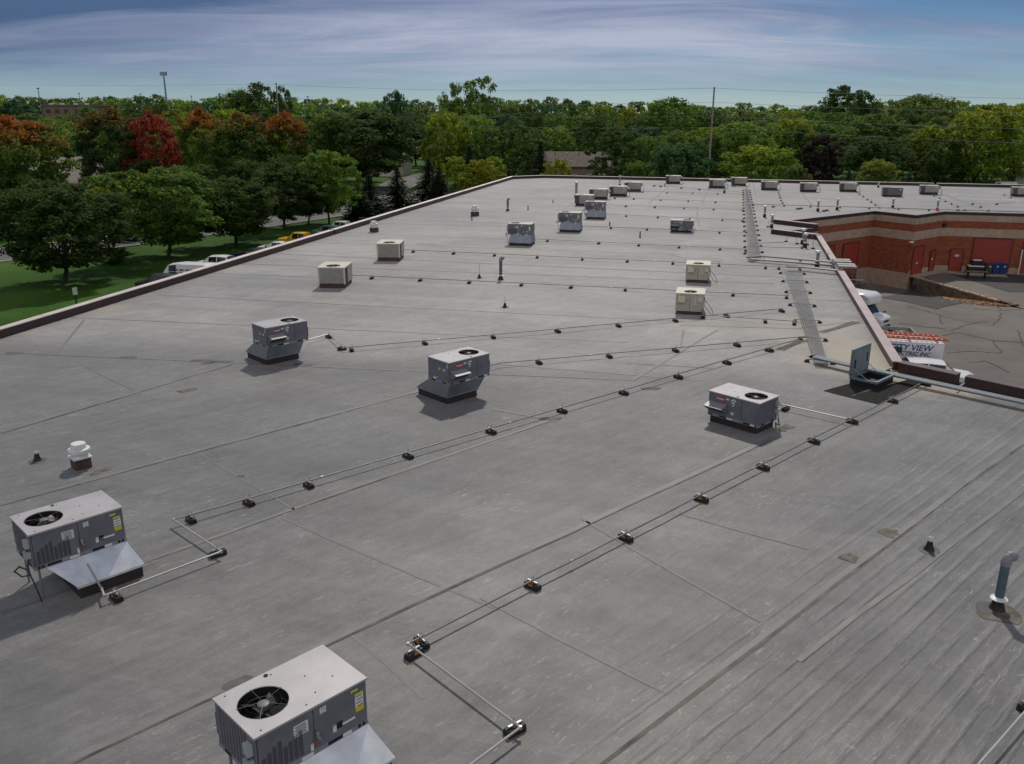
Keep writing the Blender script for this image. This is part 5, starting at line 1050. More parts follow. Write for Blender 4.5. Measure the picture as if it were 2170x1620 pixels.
for a in (((-10.6, 160.0, 2.6, 2.5), 'pyramid', YG, 'yellow', 'small yellow-green tree left of the golden pyramid'), ((-5.3, 152.0, 2.4, 3.1), 'pyramid', (.22, .25, .03), 'gold', 'golden pyramid-shaped tree at the far left roof corner'), ((-3.8, 162.0, 2.4, 2.9), 'pyramid', YG, 'green', 'lime tree peeking over the golden pyramid'), ((7.7, 152.0, 2.6, 2.3), 'pyramid', (.22, .26, .03), 'gold', 'golden rounded bush in front of the brown house'),
          ((19.9, 170.0, 7.1, 4.5), 'pyramid', DK, 'green', 'broad dark cone-shaped tree right of the brown house'), ((22.7, 160.0, 1.9, 3.0), 'bush', MD, 'green', 'low bush at foot of the cone-shaped tree'), ((30.8, 164.0, 4.9, 6.1), 'bush', BL, 'green', 'dark rounded tree left of the utility pole'), ((46.9, 168.0, 4.5, 6.7), 'bush', LT, 'yellow', 'bright spreading bush tree right of the utility pole'), ((51.6, 160.0, 1.4, 2.6), 'bush', OL, 'green', 'dull olive bush beside the purple tree'),
          ((62.5, 178.0, 6.1, 4.2), 'pyramid', PU, 'green', 'dark purple-leaved tree behind the far parapet'), ((66.4, 160.0, 2.2, 4.1), 'bush', OL, 'gold', 'small golden-topped tree behind the dark unit'), ((63.1, 165.0, 0.3, 2.2), 'spruce1', BL, 'green', 'low bluish conifer between purple and golden trees'), ((74.5, 165.0, 0.4, 1.8), 'spruce1', BL, 'green', 'low bluish conifer right of the golden-topped tree'),
          ((100.1, 190.0, 12.2, 8.5), 'm1', YG, 'gold', 'large yellow-green tree near right picture edge'), ((109.9, 192.0, 12.8, 6.5), 'm2', YG, 'yellow', 'yellow-green tree cut by right picture edge')):
    tree(a[4], *a[:4], GS)
GB = 'big trees standing out of the wood'
for a in (((-33.5, 195.0, 10.5, 12.3), 'n2', DK, 'green', 'wide dark oak behind the spruces'), ((-39.7, 185.0, 8.8, 5.4), 'm3', DK, 'green', 'dark tree left of the wide oak'), ((-15.3, 205.0, 10.3, 6.2), 'm1', (.17, .25, .03), 'yellow', 'yellow-topped tree left of centre'), ((-8.3, 210.0, 9.8, 5.0), 'm2', LT, 'green', 'lime-topped tree beside the yellow-topped one'), ((0.1, 190.0, 7.7, 7.0), 'm3', DK, 'green', 'very dark mass of a tree behind the golden pyramid'),
          ((21.0, 230.0, 8.7, 7.3), 'm0', DK, 'green', 'dark tree rising behind the brown house'), ((28.3, 185.0, 5.7, 5.4), 'm2', MD, 'green', 'mid-green tree between cone-shaped and rounded trees'), ((11.1, 226.0, 7.0, 6.0), 'm2', LT, 'green', 'light tree behind the bluish spruce'), ((-84.2, 300.0, 19.5, 7.8), 'm0', DK, 'green', 'tall dark tree standing above the skyline at left'), ((-91.9, 300.0, 17.6, 7.8), 'm2', MD, 'green', 'shoulder tree left of the tall skyline tree'), ((-76.2, 300.0, 18.5, 3.1), 'airy', DK, 'green', 'thin leafy top right of the tall skyline tree'), ((-51.6, 400.0, 19.6, 6.7), 'f1', BL, 'green', 'far rounded tree alone on the skyline'),
          ((-21.8, 330.0, 20.7, 4.5), 'airy', MD, 'green', 'left of two tall ragged trees on the skyline'), ((-12.5, 330.0, 23.0, 7.2), 'airy', MD, 'green', 'tallest ragged tree on the skyline'), ((46.6, 260.0, 14.6, 10.2), 'm1', MD, 'green', 'domed tree left of the utility pole on the skyline'), ((120.8, 330.0, 20.3, 10.3), 'm3', DK, 'green', 'tall dark tree standing above the skyline at right'), ((129.7, 330.0, 18.4, 5.2), 'airy', DK, 'green', 'ragged top beside the tall right skyline tree'),
          ((96.8, 235.0, 10.1, 9.3), 'm0', MD, 'green', 'broad tree right of the purple one, upper'), ((132.2, 290.0, 16.7, 12.1), 'm2', OL, 'green', 'grey-green rounded tree on the right skyline'), ((81.9, 200.0, 5.5, 9.0), 'm3', DK, 'green', 'broad dark tree above the golden-topped one'), ((97.2, 205.0, 7.8, 7.0), 'm1', (.09, .13, .022), 'yellow', 'light-topped tree left of the large yellow-green one'), ((93.1, 190.0, 4.3, 5.0), 'm0', DK, 'green', 'dark tree at foot of the large yellow-green one'), ((68.3, 215.0, 9.5, 6.2), 'm2', LT, 'gold', 'yellow-flecked tree above the purple one'), ((50.0, 200.0, 6.9, 5.8), 'm1', MD, 'green', 'mid-green tree just right of the utility pole'), ((43.7, 195.0, 5.5, 5.2), 'm0', DK, 'green', 'dark tree directly behind the utility pole'),
          ((36.4, 280.0, 12.4, 3.7), 'm2', (.26, .25, .03), 'gold', 'small golden crown in the middle of the wood'), ((-54.2, 190.0, 10.0, 2.2), 'airy', (.16, .11, .075), 'green', 'nearly bare brownish tree between the egg-shaped maples')):
    tree(a[4], *a[:4], GB)
for a in (((-50.0, 112.0, -5.1, 1.9), 'lawn shrub under the big round maple'), ((-42.3, 112.0, -6.8, 1.4), 'low shrub at the lawn edge'), ((-44.1, 94.0, -6.2, 1.6), 'thin shrub on the lawn between the big maples'), ((-79.2, 150.0, 1.5, 2.0), 'scrub at foot of the grey roof slope'), ((-49.9, 140.0, 2.2, 3.7), 'shrub mass under the egg-shaped maples'), ((-72.4, 128.0, 2.7, 4.1), 'dark shrub below the orange-topped maple at left edge'), ((-63.6, 132.0, 0.7, 3.2), 'dark shrub below the rusty egg-shaped maple'), ((-60.6, 146.0, 2.6, 3.5), 'dark shrub below the bright red maple'), ((-44.2, 146.0, 2.6, 3.9), 'dark shrub below the large egg-shaped maple'), ((-38.1, 150.0, 3.2, 3.6), 'dark shrub below the orange-brown capped maple'), ((-49.4, 126.0, -0.7, 2.7), 'dark shrub across the street behind the big round maple')):
    tree(a[1], a[0], 'bush', DK, 'green', 'shrubs on the lawn', 'shrub')
# the wood behind: rows of individual trees to the skyline
sky_l = [(-200, 202), (0, 200), (60, 205), (130, 208), (250, 205), (330, 207), (420, 212), (470, 208), (620, 212), (700, 213), (800, 212), (900, 213), (1080, 205), (1140, 208), (1200, 208), (1260, 212), (1330, 218), (1380, 215), (1500, 219), (1600, 220), (1700, 222), (1760, 215), (1900, 205), (2030, 210), (2090, 220), (2400, 214)]
def skyv(u):
    for (a, b_), (c, d) in zip(sky_l, sky_l[1:]):
        if a <= u <= c: return b_ + (d - b_) * (u - a) / (c - a)
    return 212
def fromscreen(u, v, Y):   # world point on the sight line of the survey camera, used to lay out the wood by bearing
    th, ph = math.atan((u - 1085) / 1813.1), math.atan((239.4 - v) / 1813.1)
    return (Y * math.tan(th) * .956, Y, 9.87 + Y * math.tan(ph) * .956)
ROWS = ((205, 240, 62, 262, 14, 120, ('m0', 'm1', 'm2', 'm3'), 'front row of wood'), (255, 310, 52, 240, 12, 95, ('m0', 'm1', 'm2', 'm3'), 'second row of wood'), (360, 460, 44, None, 6, 70, ('f0', 'f1', 'f2'), 'third row of wood'), (600, 850, 34, None, 4, 50, ('f0', 'f1', 'f2'), 'far skyline row'))
for ri, (y0, y1, step, vt, jit, wpx, kinds, lb) in enumerate(ROWS):
    u = -140 + ri * 13; cnt = {}
    while u < 2320:
        Y = rnd.uniform(y0, y1); v_ = (vt if vt else skyv(u) + (9 if ri == 2 else 0)) + rnd.uniform(-jit, jit)
        if vt: v_ = max(v_, skyv(u) + 12)
        if not (ri == 0 and (790 < u < 900 or 1140 < u < 1300)):
            x, y, z = fromscreen(u, v_, Y); c = rnd.choices((DK, MD, LT, OL, YG, BL), (5, 6, 4, 3, 1.2, 2))[0]; z = min(z, GROUND + 29)
            side = 'left of ragged trees' if u < 930 else 'in the centre' if u < 1500 else 'right of utility pole'
            cnt[side] = cnt.get(side, -1) + 1; tree('%s broadleaf tree from left in %s, %s' % (ordn(cnt[side]), lb, side), (x, y, z, wpx / 2 * Y / 1813 * rnd.uniform(.85, 1.25)), rnd.choice(kinds), c, rnd.choices(('green', 'gold', 'yellow'), (10, .5, 1))[0], '%s, %s' % (lb, side))
        u += step * rnd.uniform(.7, 1.3)

# ================================================================ poles, wires, houses
M_wood = mat('pole wood', (0.30, 0.25, 0.20), 0.9, var=0.25, scale=2, stretch=(4, 4, .3)); M_wire = mat('wire', (0.25, 0.26, 0.27), 0.5)
def upole(label, x, y, ztop, r=.19):
    t = thing('utility_pole', label, 'utility pole', (x, y, GROUND), 0, 'utility poles'); h_ = ztop - GROUND
    MB().lathe([(r * 1.25, 0), (r, h_ * .6), (r * .75, h_)], n=12).build('pole', M_wood, t, True)
    for f_ in (.03, 3.4, 6.2, 8.7):
        MB().box((0, -.3, h_ - f_ - .2), (.12, .55, .1)).build('insulator_bracket', M_galvd, t); MB().lathe([(.07, 0), (.1, .1), (.07, .2)], (0, -.55, h_ - f_ - .2), 8).build('insulator', mat('insulator grey', (.45, .43, .42), .4), t, True)
    return t
pr_ = (37.40, 168.00, 14.54); pl_ = (-60.17, 230.00, 16.93)
upole('tall wooden utility pole rising behind the far parapet', pr_[0], pr_[1], pr_[2]); upole('wooden utility pole among the trees at left', pl_[0], pl_[1], pl_[2], .2)
def wire(a, b_, sag, lb):
    a, b_ = Vector(a), Vector(b_); t = thing('power_line', lb, 'power line', tuple(a), 0, 'power lines above the trees'); d = b_ - a; n = 24
    MB().tube([d * (i / n) - Vector((0, 0, 4 * sag * (i / n) * (1 - i / n))) for i in range(n + 1)], .022, 4).build('wire', M_wire, t)
for k, (va, vb, vl, vr, lb) in enumerate(((187, 179, 178, 207, 'top'), (217, 207, 207, 236, 'second'), (246, 232, 230, 268, 'third'), (271, 252, 250, 306, 'lowest'))):
    A_ = [(37.42, 168.00, 14.37), (37.60, 168.00, 11.87), (37.78, 168.00, 9.44), (37.94, 168.00, 7.32)][k]; B_ = [(-60.20, 230.00, 16.59), (-60.45, 230.00, 13.40), (-60.68, 230.00, 10.53), (-60.85, 230.00, 8.45)][k]; L_ = [(-216.91, 300.00, 18.64), (-217.85, 300.00, 14.49), (-218.60, 300.00, 11.19), (-219.07, 300.00, 9.09)][k]; R_ = [(89.26, 135.00, 12.00), (89.69, 135.00, 9.98), (90.21, 135.00, 7.53), (90.68, 135.00, 5.33)][k]
    wire(B_, A_, .9, lb + ' power line span between the two utility poles'); wire(A_, R_, .3, lb + ' power line span right of the tall pole'); wire(B_, L_, .5, lb + ' power line span left of the left pole')
ct = (-215.51, 560.00, 33.15); t = thing('cell_tower', 'slim cell tower with antenna ring on the left skyline', 'tower', (ct[0], ct[1], GROUND))
h_ = ct[2] - GROUND; MB().lathe([(.8, 0), (.42, h_)], n=10).build('mast', M_galvd, t, True)
for k in range(3):
    a = k * 2.094; c = (1.5 * math.cos(a), 1.5 * math.sin(a))
    MB().tube([(0, 0, h_ - 1.2), (c[0], c[1], h_ - 1.2)], .12, 5).build('antenna_arm', M_galvd, t)
    for s_ in (-1, 0, 1): MB().box((c[0] - s_ * 1.1 * math.sin(a), c[1] + s_ * 1.1 * math.cos(a), h_ - 1.0), (.28, .4, 2.2), a).build('antenna_panel', M_greyp, t)
for u_, lb in (((-220.78, 420.00, 20.34), 'thin mast on the far left skyline'), ((-298.25, 620.00, 22.04), 'small stadium light on the far left skyline'), ((-264.06, 640.00, 22.25), 'tiny light mast left of the cell tower'), ((-228.41, 640.00, 20.78), 'tiny light mast right of the cell tower'), ((-127.48, 560.00, 19.37), 'tiny mast on the skyline right of the left pole')):
    t = thing('light_mast', lb, 'mast', (u_[0], u_[1], GROUND), 0, 'far masts'); h_ = u_[2] - GROUND; MB().lathe([(.3, 0), (.18, h_)], n=8).build('mast', M_galvd, t); MB().box((0, 0, h_ - .4), (1.3, .4, .5)).build('lamp_bar', M_greyp, t)

M_shing = mat('brown shingles', (0.155, 0.13, 0.11), 0.9, var=0.3, scale=2.5, bump=.3, bscale=6); M_shingg = mat('grey shingles', (0.17, 0.155, 0.15), 0.9, var=0.25, scale=2.0)
def house(label, x, y, rz, L_, D_, eave, ridge, wallm, roofm, wins=(), doors=(), hip=0.0, chimney=None, garage=None, name='house'):
    t = thing(name, label, 'house', (x, y, GROUND), R(rz), 'houses behind the warehouse'); l, d = L_ / 2, D_ / 2
    w = MB(); w.b2(-l, l, -d, d, -.3, eave)
    if not hip:
        for sx in (-1, 1): w.face([(sx * (l - .001), -d, eave), (sx * (l - .001), d, eave), (sx * (l - .001), 0, ridge - .1)])
    w.build('wall', wallm, t); o = .45; r = MB(); th = .16
    hx_ = l + o - hip
    for sy in (-1, 1):
        A_ = [(-l - o, sy * (d + o), eave - .12), (l + o, sy * (d + o), eave - .12), (hx_, 0, ridge), (-hx_, 0, ridge)]; r.face(A_ if sy < 0 else A_[::-1]); r.face([(p[0], p[1], p[2] - th) for p in (A_[::-1] if sy < 0 else A_)])
        r.face([(-l - o, sy * (d + o), eave - .12 - th), (l + o, sy * (d + o), eave - .12 - th), (l + o, sy * (d + o), eave - .12), (-l - o, sy * (d + o), eave - .12)])
    if hip:
        for sx in (-1, 1): r.face([(sx * (l + o), -(d + o), eave - .12), (sx * (l + o), d + o, eave - .12), (sx * hx_, 0, ridge)])
    ro = r.build('roof', roofm, t)
    for k in range(5): MB().box((-l * .7 + k * l * .36, -.5, ridge - .5 * (ridge - eave) / d + .08), (.3, .3, .28)).build('roof_vent', M_whitev if k % 2 else M_greyp, ro)
    for (wx, wz0, ww, wh_) in wins:
        f_ = MB().box((wx, -d - .02, wz0 + wh_ / 2), (ww + .2, .06, wh_ + .2)).build('window', M_white, t); MB().box((wx, -d - .055, wz0 + wh_ / 2), (ww, .03, wh_)).build('pane', mat('window glass', (.03, .035, .04), .1), f_)
    for (wx, ww, wh_) in doors: MB().box((wx, -d - .03, wh_ / 2), (ww, .08, wh_)).build('door', M_white if ww > 2 else M_door, t)
    return t
hb = (14.58, 207.00, -1.99)
house('brown shingled brick house behind the far parapet', hb[0] + 1.0, 211, -4, 15.5, 8.5, hb[2] - GROUND, hb[2] - GROUND + 3.1, mat('tan brick', (.24, .165, .125), .9, var=.25, scale=3), M_shing, ((-4.5, 1.1, 1.6, 1.2), (-1.0, 1.1, 1.2, 1.2), (3.0, 1.1, 1.6, 1.2), (5.6, 1.1, 1.2, 1.2)), ((1.2, 1.0, 2.1),))
hb = (109.88, 190.00, -2.29); house('beige house with grey roof at right picture edge', hb[0] + 4, 194, 75, 12, 8, 3.4, 6.2, mat('beige siding', (.42, .37, .29), .8, var=.1), M_shingg, ((0, 1.0, 1.4, 1.2),))
hb = (-35.09, 232.00, -6.01); house('pale house with garage glimpsed beyond the side street', hb[0], 236, -8, 14, 9, 3.2, 5.8, mat('pale siding', (.46, .42, .37), .8, var=.08), M_shing, ((-4, 1.0, 1.6, 1.2),), ((3.2, 4.6, 2.3), (0, 1, 2.1)))
hb = (-78.64, 152.00, 1.43); house('big grey hipped roof half hidden by maples at left', hb[0] - 4, 160, 35, 26, 22, 3.4, 8.2, mat('grey siding', (.24, .21, .18), .8, var=.1), mat('mauve grey roof', (.20, .17, .155), .9, var=.2, scale=1.2), hip=9)
hb = (-162.20, 335.00, 11.78); t = thing('school_building', 'long flat brown building above the trees at far left', 'building', (hb[0], hb[1], GROUND)); h_ = hb[2] - GROUND
MB().b2(-9, 9, -8, 8, 0, h_).build('wall', mat('brown brick', (.23, .14, .10), .9, var=.15), t); MB().b2(-9.3, 9.3, -8.3, 8.3, h_, h_ + .4).build('roof', M_shingg, t)
for x in (-7, -3, 2, 6): MB().b2(x - .6, x + .6, -6, -5, h_ + .4, h_ + .9).build('roof_unit', M_whitev, t)
for i in range(5): MB().b2(-8 + i * 3.3, -6.4 + i * 3.3, -8.05, -7.98, h_ - 2.6, h_ - 1.1).build('window', mat('window glass', (.03, .035, .04), .1), t)

# ================================================================ vehicles
M_glass = mat('car glass', (.012, .018, .02), .06, spec=.6); M_tyre = mat('tyre', (.015, .015, .015), .8); M_rim = mat('rim', (.4, .4, .4), .35, .8); M_lamp = mat('lamp', (.7, .7, .68), .15); M_tail = mat('tail lamp', (.3, .01, .01), .2); M_trim = mat('black trim', (.015, .015, .016), .5)
def paint(name, c): return mat('paint ' + name, c, .28, spec=.6, var=.03)
def car(label, loc, rz, st_, pm_, z=None, wheel=.34, wb=(.18, .80), name='parked_car', cat='car', group='cars parked beside the lawn', glass_rows=None):
    """st_: stations from nose to tail (x, belt z, roof z, half width at belt, half width at roof, tag); tag: 'w' sloping glass, 'g' side glass, '' metal. Nose points to +x"""
    t = thing(name, label, cat, (*loc, GROUND + .03 if z is None else z), R(rz), group); L_ = st_[-1][0]; b_ = MB(); gl = []; ring = []
    for (x, zb, zr_, wb_, wr, tg) in st_:
        X = L_ / 2 - x; ring.append([(X, -wb_ * .93, .28), (X, -wb_, .5), (X, -wb_, zb), (X, -wr, zr_ - .05 if zr_ > zb + .1 else zr_), (X, 0, zr_ + .02), (X, wr, zr_ - .05 if zr_ > zb + .1 else zr_), (X, wb_, zb), (X, wb_, .5), (X, wb_ * .93, .28)])
    for i in range(len(ring) - 1):
        tg = st_[i][5]
        for j in range(8):
            q = [ring[i][j], ring[i][j + 1], ring[i + 1][j + 1], ring[i + 1][j]]
            if (tg == 'w' and j in (3, 4)) or (tg == 'g' and j in (2, 5)): gl.append((q, tg, j))
            b_.face(q[::-1])
    b_.face(ring[0]); b_.face(ring[-1][::-1]); bo = b_.build('body', pm_, t, True)
    gw = [g for g in gl if g[1] == 'w']; gs = [g for g in gl if g[1] == 'g']
    def shrink(q, k, off):
        c = sum((Vector(p) for p in q), Vector()) / 4; n = (Vector(q[3]) - Vector(q[0])).cross(Vector(q[1]) - Vector(q[0])).normalized(); n = n if n.dot(c - Vector((0, 0, .9))) > 0 else -n; return [tuple(c + (Vector(p) - c) * k + n * off) for p in q]
    for i in range(0, len(gw) - 1, 2):
        m = MB(); q1, q2 = gw[i][0], gw[i + 1][0]
        for q in (q1, q2): m.face(shrink(q, .985, .012)[::-1])
        m.build('windscreen', M_glass, t)
    for q, tg, j in gs: m = MB(); m.face(shrink(q, .90, .012)[::-1]); m.build('window', M_glass, t)
    w0 = st_[2][3]
    for f_ in wb:
        for s_ in (-1, 1):
            X = L_ / 2 - L_ * f_; wo = MB(); n = 18
            wo.loft([[(X + wheel * k * math.cos(6.283 * i / n), s_ * yy, wheel + wheel * k * math.sin(6.283 * i / n)) for i in range(n)] for yy, k in ((w0 - .2, .98), (w0 - .04, 1), (w0 + .01, .93))]); wh_ = wo.build('wheel', M_tyre, t)
            ri = MB(); ri.loft([[(X + wheel * k * math.cos(6.283 * i / n), s_ * yy, wheel + wheel * k * math.sin(6.283 * i / n)) for i in range(n)] for yy, k in ((w0 + .0, .62), (w0 + .018, .6))]); ri.build('rim', M_rim, wh_)
    zb0 = st_[0][1]
    for s_ in (-1, 1):
        MB().box((L_ / 2 - .02, s_ * (st_[0][3] - .22), zb0 - .12), (.12, .36, .16)).build('headlight', M_lamp, t); MB().box((-L_ / 2 + .02, s_ * (st_[-1][3] - .12), st_[-1][1] - .18), (.08, .18, .3)).build('tail_light', M_tail, t)
        MB().box((L_ / 2 - L_ * .30, s_ * (w0 + .1), st_[3][1] + .05), (.12, .2, .14)).build('mirror', M_trim, t)
    MB().box((L_ / 2 + .01, 0, .42), (.1, st_[0][3] * 1.7, .2)).build('bumper', M_trim, t); MB().box((L_ / 2 - .01, 0, zb0 - .16), (.08, st_[0][3] * .95, .16)).build('grille', M_trim, t); MB().box((-L_ / 2 - .01, 0, .45), (.1, st_[-1][3] * 1.8, .2)).build('bumper', M_trim, t)
    return t
SUV = [(0, .85, .88, .80, .6, ''), (.25, .95, 1.0, .90, .7, ''), (1.15, 1.02, 1.1, .93, .75, 'w'), (1.85, 1.05, 1.68, .93, .70, 'g'), (2.85, 1.05, 1.74, .93, .72, 'g'), (3.9, 1.05, 1.70, .93, .70, 'w'), (4.55, 1.02, 1.12, .90, .78, ''), (4.7, .95, .98, .88, .75, '')]
SED = [(0, .68, .70, .76, .6, ''), (.25, .78, .82, .86, .7, ''), (1.25, .90, .96, .89, .75, 'w'), (2.05, .93, 1.40, .89, .62, 'g'), (2.75, .93, 1.45, .89, .63, 'g'), (3.45, .94, 1.38, .89, .62, 'w'), (4.15, .98, 1.03, .88, .75, ''), (4.7, .90, .93, .84, .7, '')]
PIC = [(0, .98, 1.0, .86, .65, ''), (.25, 1.08, 1.14, .96, .75, ''), (1.45, 1.14, 1.2, .98, .8, 'w'), (2.15, 1.16, 1.86, .98, .76, 'g'), (3.0, 1.16, 1.90, .98, .78, 'g'), (3.75, 1.16, 1.86, .98, .76, ''), (3.8, 1.16, 1.2, .98, .96, ''), (5.65, 1.16, 1.18, .98, .96, ''), (5.7, 1.1, 1.12, .96, .94, '')]
VAN = [(0, .95, .98, .82, .65, ''), (.2, 1.12, 1.18, .95, .72, ''), (.95, 1.28, 1.36, 1.0, .8, 'w'), (1.75, 1.36, 2.36, 1.0, .82, 'g'), (2.65, 1.36, 2.48, 1.0, .86, ''), (5.5, 1.36, 2.50, 1.0, .88, ''), (5.85, 1.36, 2.42, .99, .86, ''), (5.95, 1.3, 2.3, .97, .84, '')]
OUTW = 166.4
def carat(nose, L_): u = Vector((math.cos(R(OUTW)), math.sin(R(OUTW)))); p = Vector(nose) - u * (L_ / 2); return (p.x, p.y)
vn = car('white cargo van with dark lettering on its side beside the lawn', carat((-33.92, 81.33), 5.95), OUTW, VAN, paint('white', (.72, .73, .74)), name='cargo_van', cat='van', wheel=.36)
lt_ = MB()   # two rows of small print, too small to read
for row, (z_, h_, n) in enumerate(((1.93, .16, 15), (1.68, .09, 11))):
    for k in range(n):
        if k not in (5, 9): lt_.box((.85 - k * .155, .975 - (z_ - 1.9) * .13, z_), (.10 + .02 * (k % 3 == 0), .012, h_))
lt_.build('lettering', mat('van lettering', (.06, .07, .12), .5), vn)
car('dark suv almost hidden below the parapet, nearest of the parked row', carat((-35.0, 79.5), 4.7), OUTW, SUV, paint('charcoal', (.03, .032, .035)))
car('white suv with sunroof parked beyond the cargo van', carat((-33.4, 90.3), 4.7), OUTW, SUV, paint('white', (.72, .73, .74)))
car('black low car parked beyond the white suv', carat((-31.6, 97.3), 4.7), OUTW, SED, paint('black', (.015, .016, .018)))
car('white sedan parked before the yellow pickup', carat((-30.3, 102.5), 4.7), OUTW, SED, paint('white', (.72, .73, .74)))
car('yellow pickup truck in the parked row', carat((-29.1, 107.4), 5.7), OUTW, PIC, paint('yellow', (.62, .33, .01)), name='pickup_truck', cat='pickup')
car('black car between the yellow pickup and the green car', carat((-27.8, 112.0), 4.7), OUTW, SED, paint('black', (.015, .016, .018)))
car('green hatchback in the parked row', carat((-26.9, 115.6), 4.7), OUTW, SUV, paint('green', (.015, .11, .065)))
car('silver pickup farthest in the parked row', carat((-26.2, 119.0), 5.7), OUTW, PIC, paint('silver', (.50, .51, .52)), name='pickup_truck', cat='pickup')
car('white van parked by the house at the right edge', (103.65, 186.00, -3.60)[:2], 170, VAN, paint('white', (.72, .73, .74)), name='parked_van', cat='van', group='cars behind the far parapet')
# small sign on the lawn
sg = thing('lawn_sign', 'small white sign on a dark post on the lawn', 'sign', (*(-37.69, 72.58), GROUND), R(60)); MB().box((0, 0, .75), (.09, .09, 1.5)).build('post', M_trim, sg); MB().box((0, -.06, 1.35), (.42, .04, .62)).build('sign_plate', M_whitev, sg)
for p, lb in (((-22.42, 215.00, -7.07), 'dark mailbox at the side street'), ((-17.99, 154.51), 'dark mailbox post by the street corner')):
    t = thing('mailbox', lb, 'mailbox', (p[0], p[1], GROUND), 0, 'mailboxes'); MB().box((0, 0, .55), (.12, .12, 1.1)).build('post', M_trim, t); MB().box((0, 0, 1.25), (.35, .6, .35), 0, 0, .9).build('box', M_trim, t)

# ---- right-hand yard
GY = 'vehicles in the service yard'
CUT = [(0, 1.0, 1.02, .84, .7, ''), (.25, 1.15, 1.22, .98, .8, ''), (1.05, 1.25, 1.36, 1.0, .82, 'w'), (1.75, 1.32, 2.2, 1.0, .85, 'g'), (2.5, 1.32, 2.25, 1.0, .86, ''), (2.6, 1.3, 2.25, 1.0, .86, '')]
def dirn(p, q): return math.degrees(math.atan2(q[1] - p[1], q[0] - p[0]))
bt = car('white box truck with rounded cab roof backing to the dock', (28.2, 65.6), -50, [(x, a, b_, c, d, e) for x, a, b_, c, d, e in CUT] , paint('white', (.72, .73, .74)), name='box_truck', cat='truck', group=GY, wb=(.30, .86))
bt.scale = (.92, .92, .92); bx_ = MB(); X0, X1, yw, z0, z1 = -.9, -5.4, 1.12, .75, 3.05
sec = [(-yw, z0), (yw, z0), (yw, z1 - .35), (yw - .12, z1 - .1), (yw - .4, z1), (-yw + .4, z1), (-yw + .12, z1 - .1), (-yw, z1 - .35)]
bx_.loft([[(x, y * k, zl + (z - z0) / (z1 - z0) * (zh - zl)) for y, z in sec] for x, k, zl, zh in ((.20, .86, 2.20, 2.55), (.10, .94, 2.16, 2.80), (-.15, .98, 2.16, 2.97), (-.45, 1, 2.22, 3.05), (-.62, 1, 2.20, 3.05), (-.64, 1, .75, 3.05), (X1, 1, .75, 3.05))]); bx_.build('box_body', paint('white', (.72, .73, .74)), bt, True)
# electrician's box van with ladders
ev = thing('box_van', 'white box van with blue slanted lettering and orange ladders on top', 'van', (25.2, 52.95, GROUND + .02), R(-13.6), GY)
evp = mat('van box white', (.74, .77, .80), .4, var=.05); MB().b2(-2.1, 2.0, -1.05, 1.05, .75, 2.45).build('box_body', evp, ev)
cb = MB(); cb.loft([[(x, y, z) for y, z in ((-w_, .4), (w_, .4), (w_, h1), (w_ * .85, h2), (-w_ * .85, h2), (-w_, h1))] for x, w_, h1, h2 in ((-2.12, 1.0, 1.5, 2.3), (-2.9, 1.0, 1.4, 2.2), (-3.4, .98, 1.3, 1.45), (-4.2, .92, 1.1, 1.2))]); cb.build('cab', evp, ev)
for x in (-3.4, 1.2):
    for s_ in (-1, 1):
        w_ = MB(); n = 16; w_.loft([[(x + .38 * math.cos(6.283 * i / n), s_ * yy, .38 + .38 * math.sin(6.283 * i / n)) for i in range(n)] for yy in (.8, 1.02)]); w_.build('wheel', M_tyre, ev)
M_blue = mat('blue lettering', (.02, .06, .26), .5)
text('CITY VIEW', .52, M_blue, ev, (.05, -1.056, 2.10), (R(90), 0, 0), bold=.012, shear=.25); text('ELECTRIC INC', .36, M_blue, ev, (.12, -1.056, 1.72), (R(90), 0, 0), bold=.008, shear=.2)
MB().box((1.85, -1.053, 1.2), (.28, .01, .5)).build('red_stripe', mat('red stripe', (.5, .02, .03), .5), ev); MB().box((1.45, -1.053, 1.25), (.5, .01, .35)).build('blue_stripe', M_blue, ev); MB().box((-.85, -1.06, 1.95), (.9, .012, .34)).build('dark_emblem', mat('emblem green', (.02, .07, .08), .5), ev)
for x in (-1.6, 0, 1.6): MB().box((x, 0, 2.53), (.06, 2.1, .08)).build('rack_bar', M_pipew, ev)
M_ladr = mat('ladder orange', (.52, .10, .045), .5); M_rung = mat('ladder rung', (.66, .64, .60), .35, .3)
for dy, lb, x0, x1 in ((-.62, 'orange fibreglass ladder nearer on the lettered box van', -2.2, 2.25), (.35, 'orange fibreglass ladder farther on the lettered box van', -2.2, 1.9)):
    c = ev.matrix_basis @ Vector((0, dy, 2.76)); lt = thing('ladder', lb, 'ladder', (ev.location.x + dy * math.sin(R(13.6)), ev.location.y + dy * math.cos(R(13.6)), ev.location.z + 2.59), R(-13.6), 'ladders on the lettered box van')
    for s_ in (-.22, .22): MB().b2(x0, x1, s_ - .03, s_ + .03, 0, .09).build('rail', M_ladr, lt)
    for k in range(int((x1 - x0) / .3)): MB().tube([(x0 + .2 + k * .3, -.22, .06), (x0 + .2 + k * .3, .22, .06)], .028, 6).build('rung', M_rung, lt)
car('white suv parked beside the lettered box van, hood seen past the near parapet', (25.9, 50.35), -13.6, SUV, paint('white', (.72, .73, .74)), group=GY)
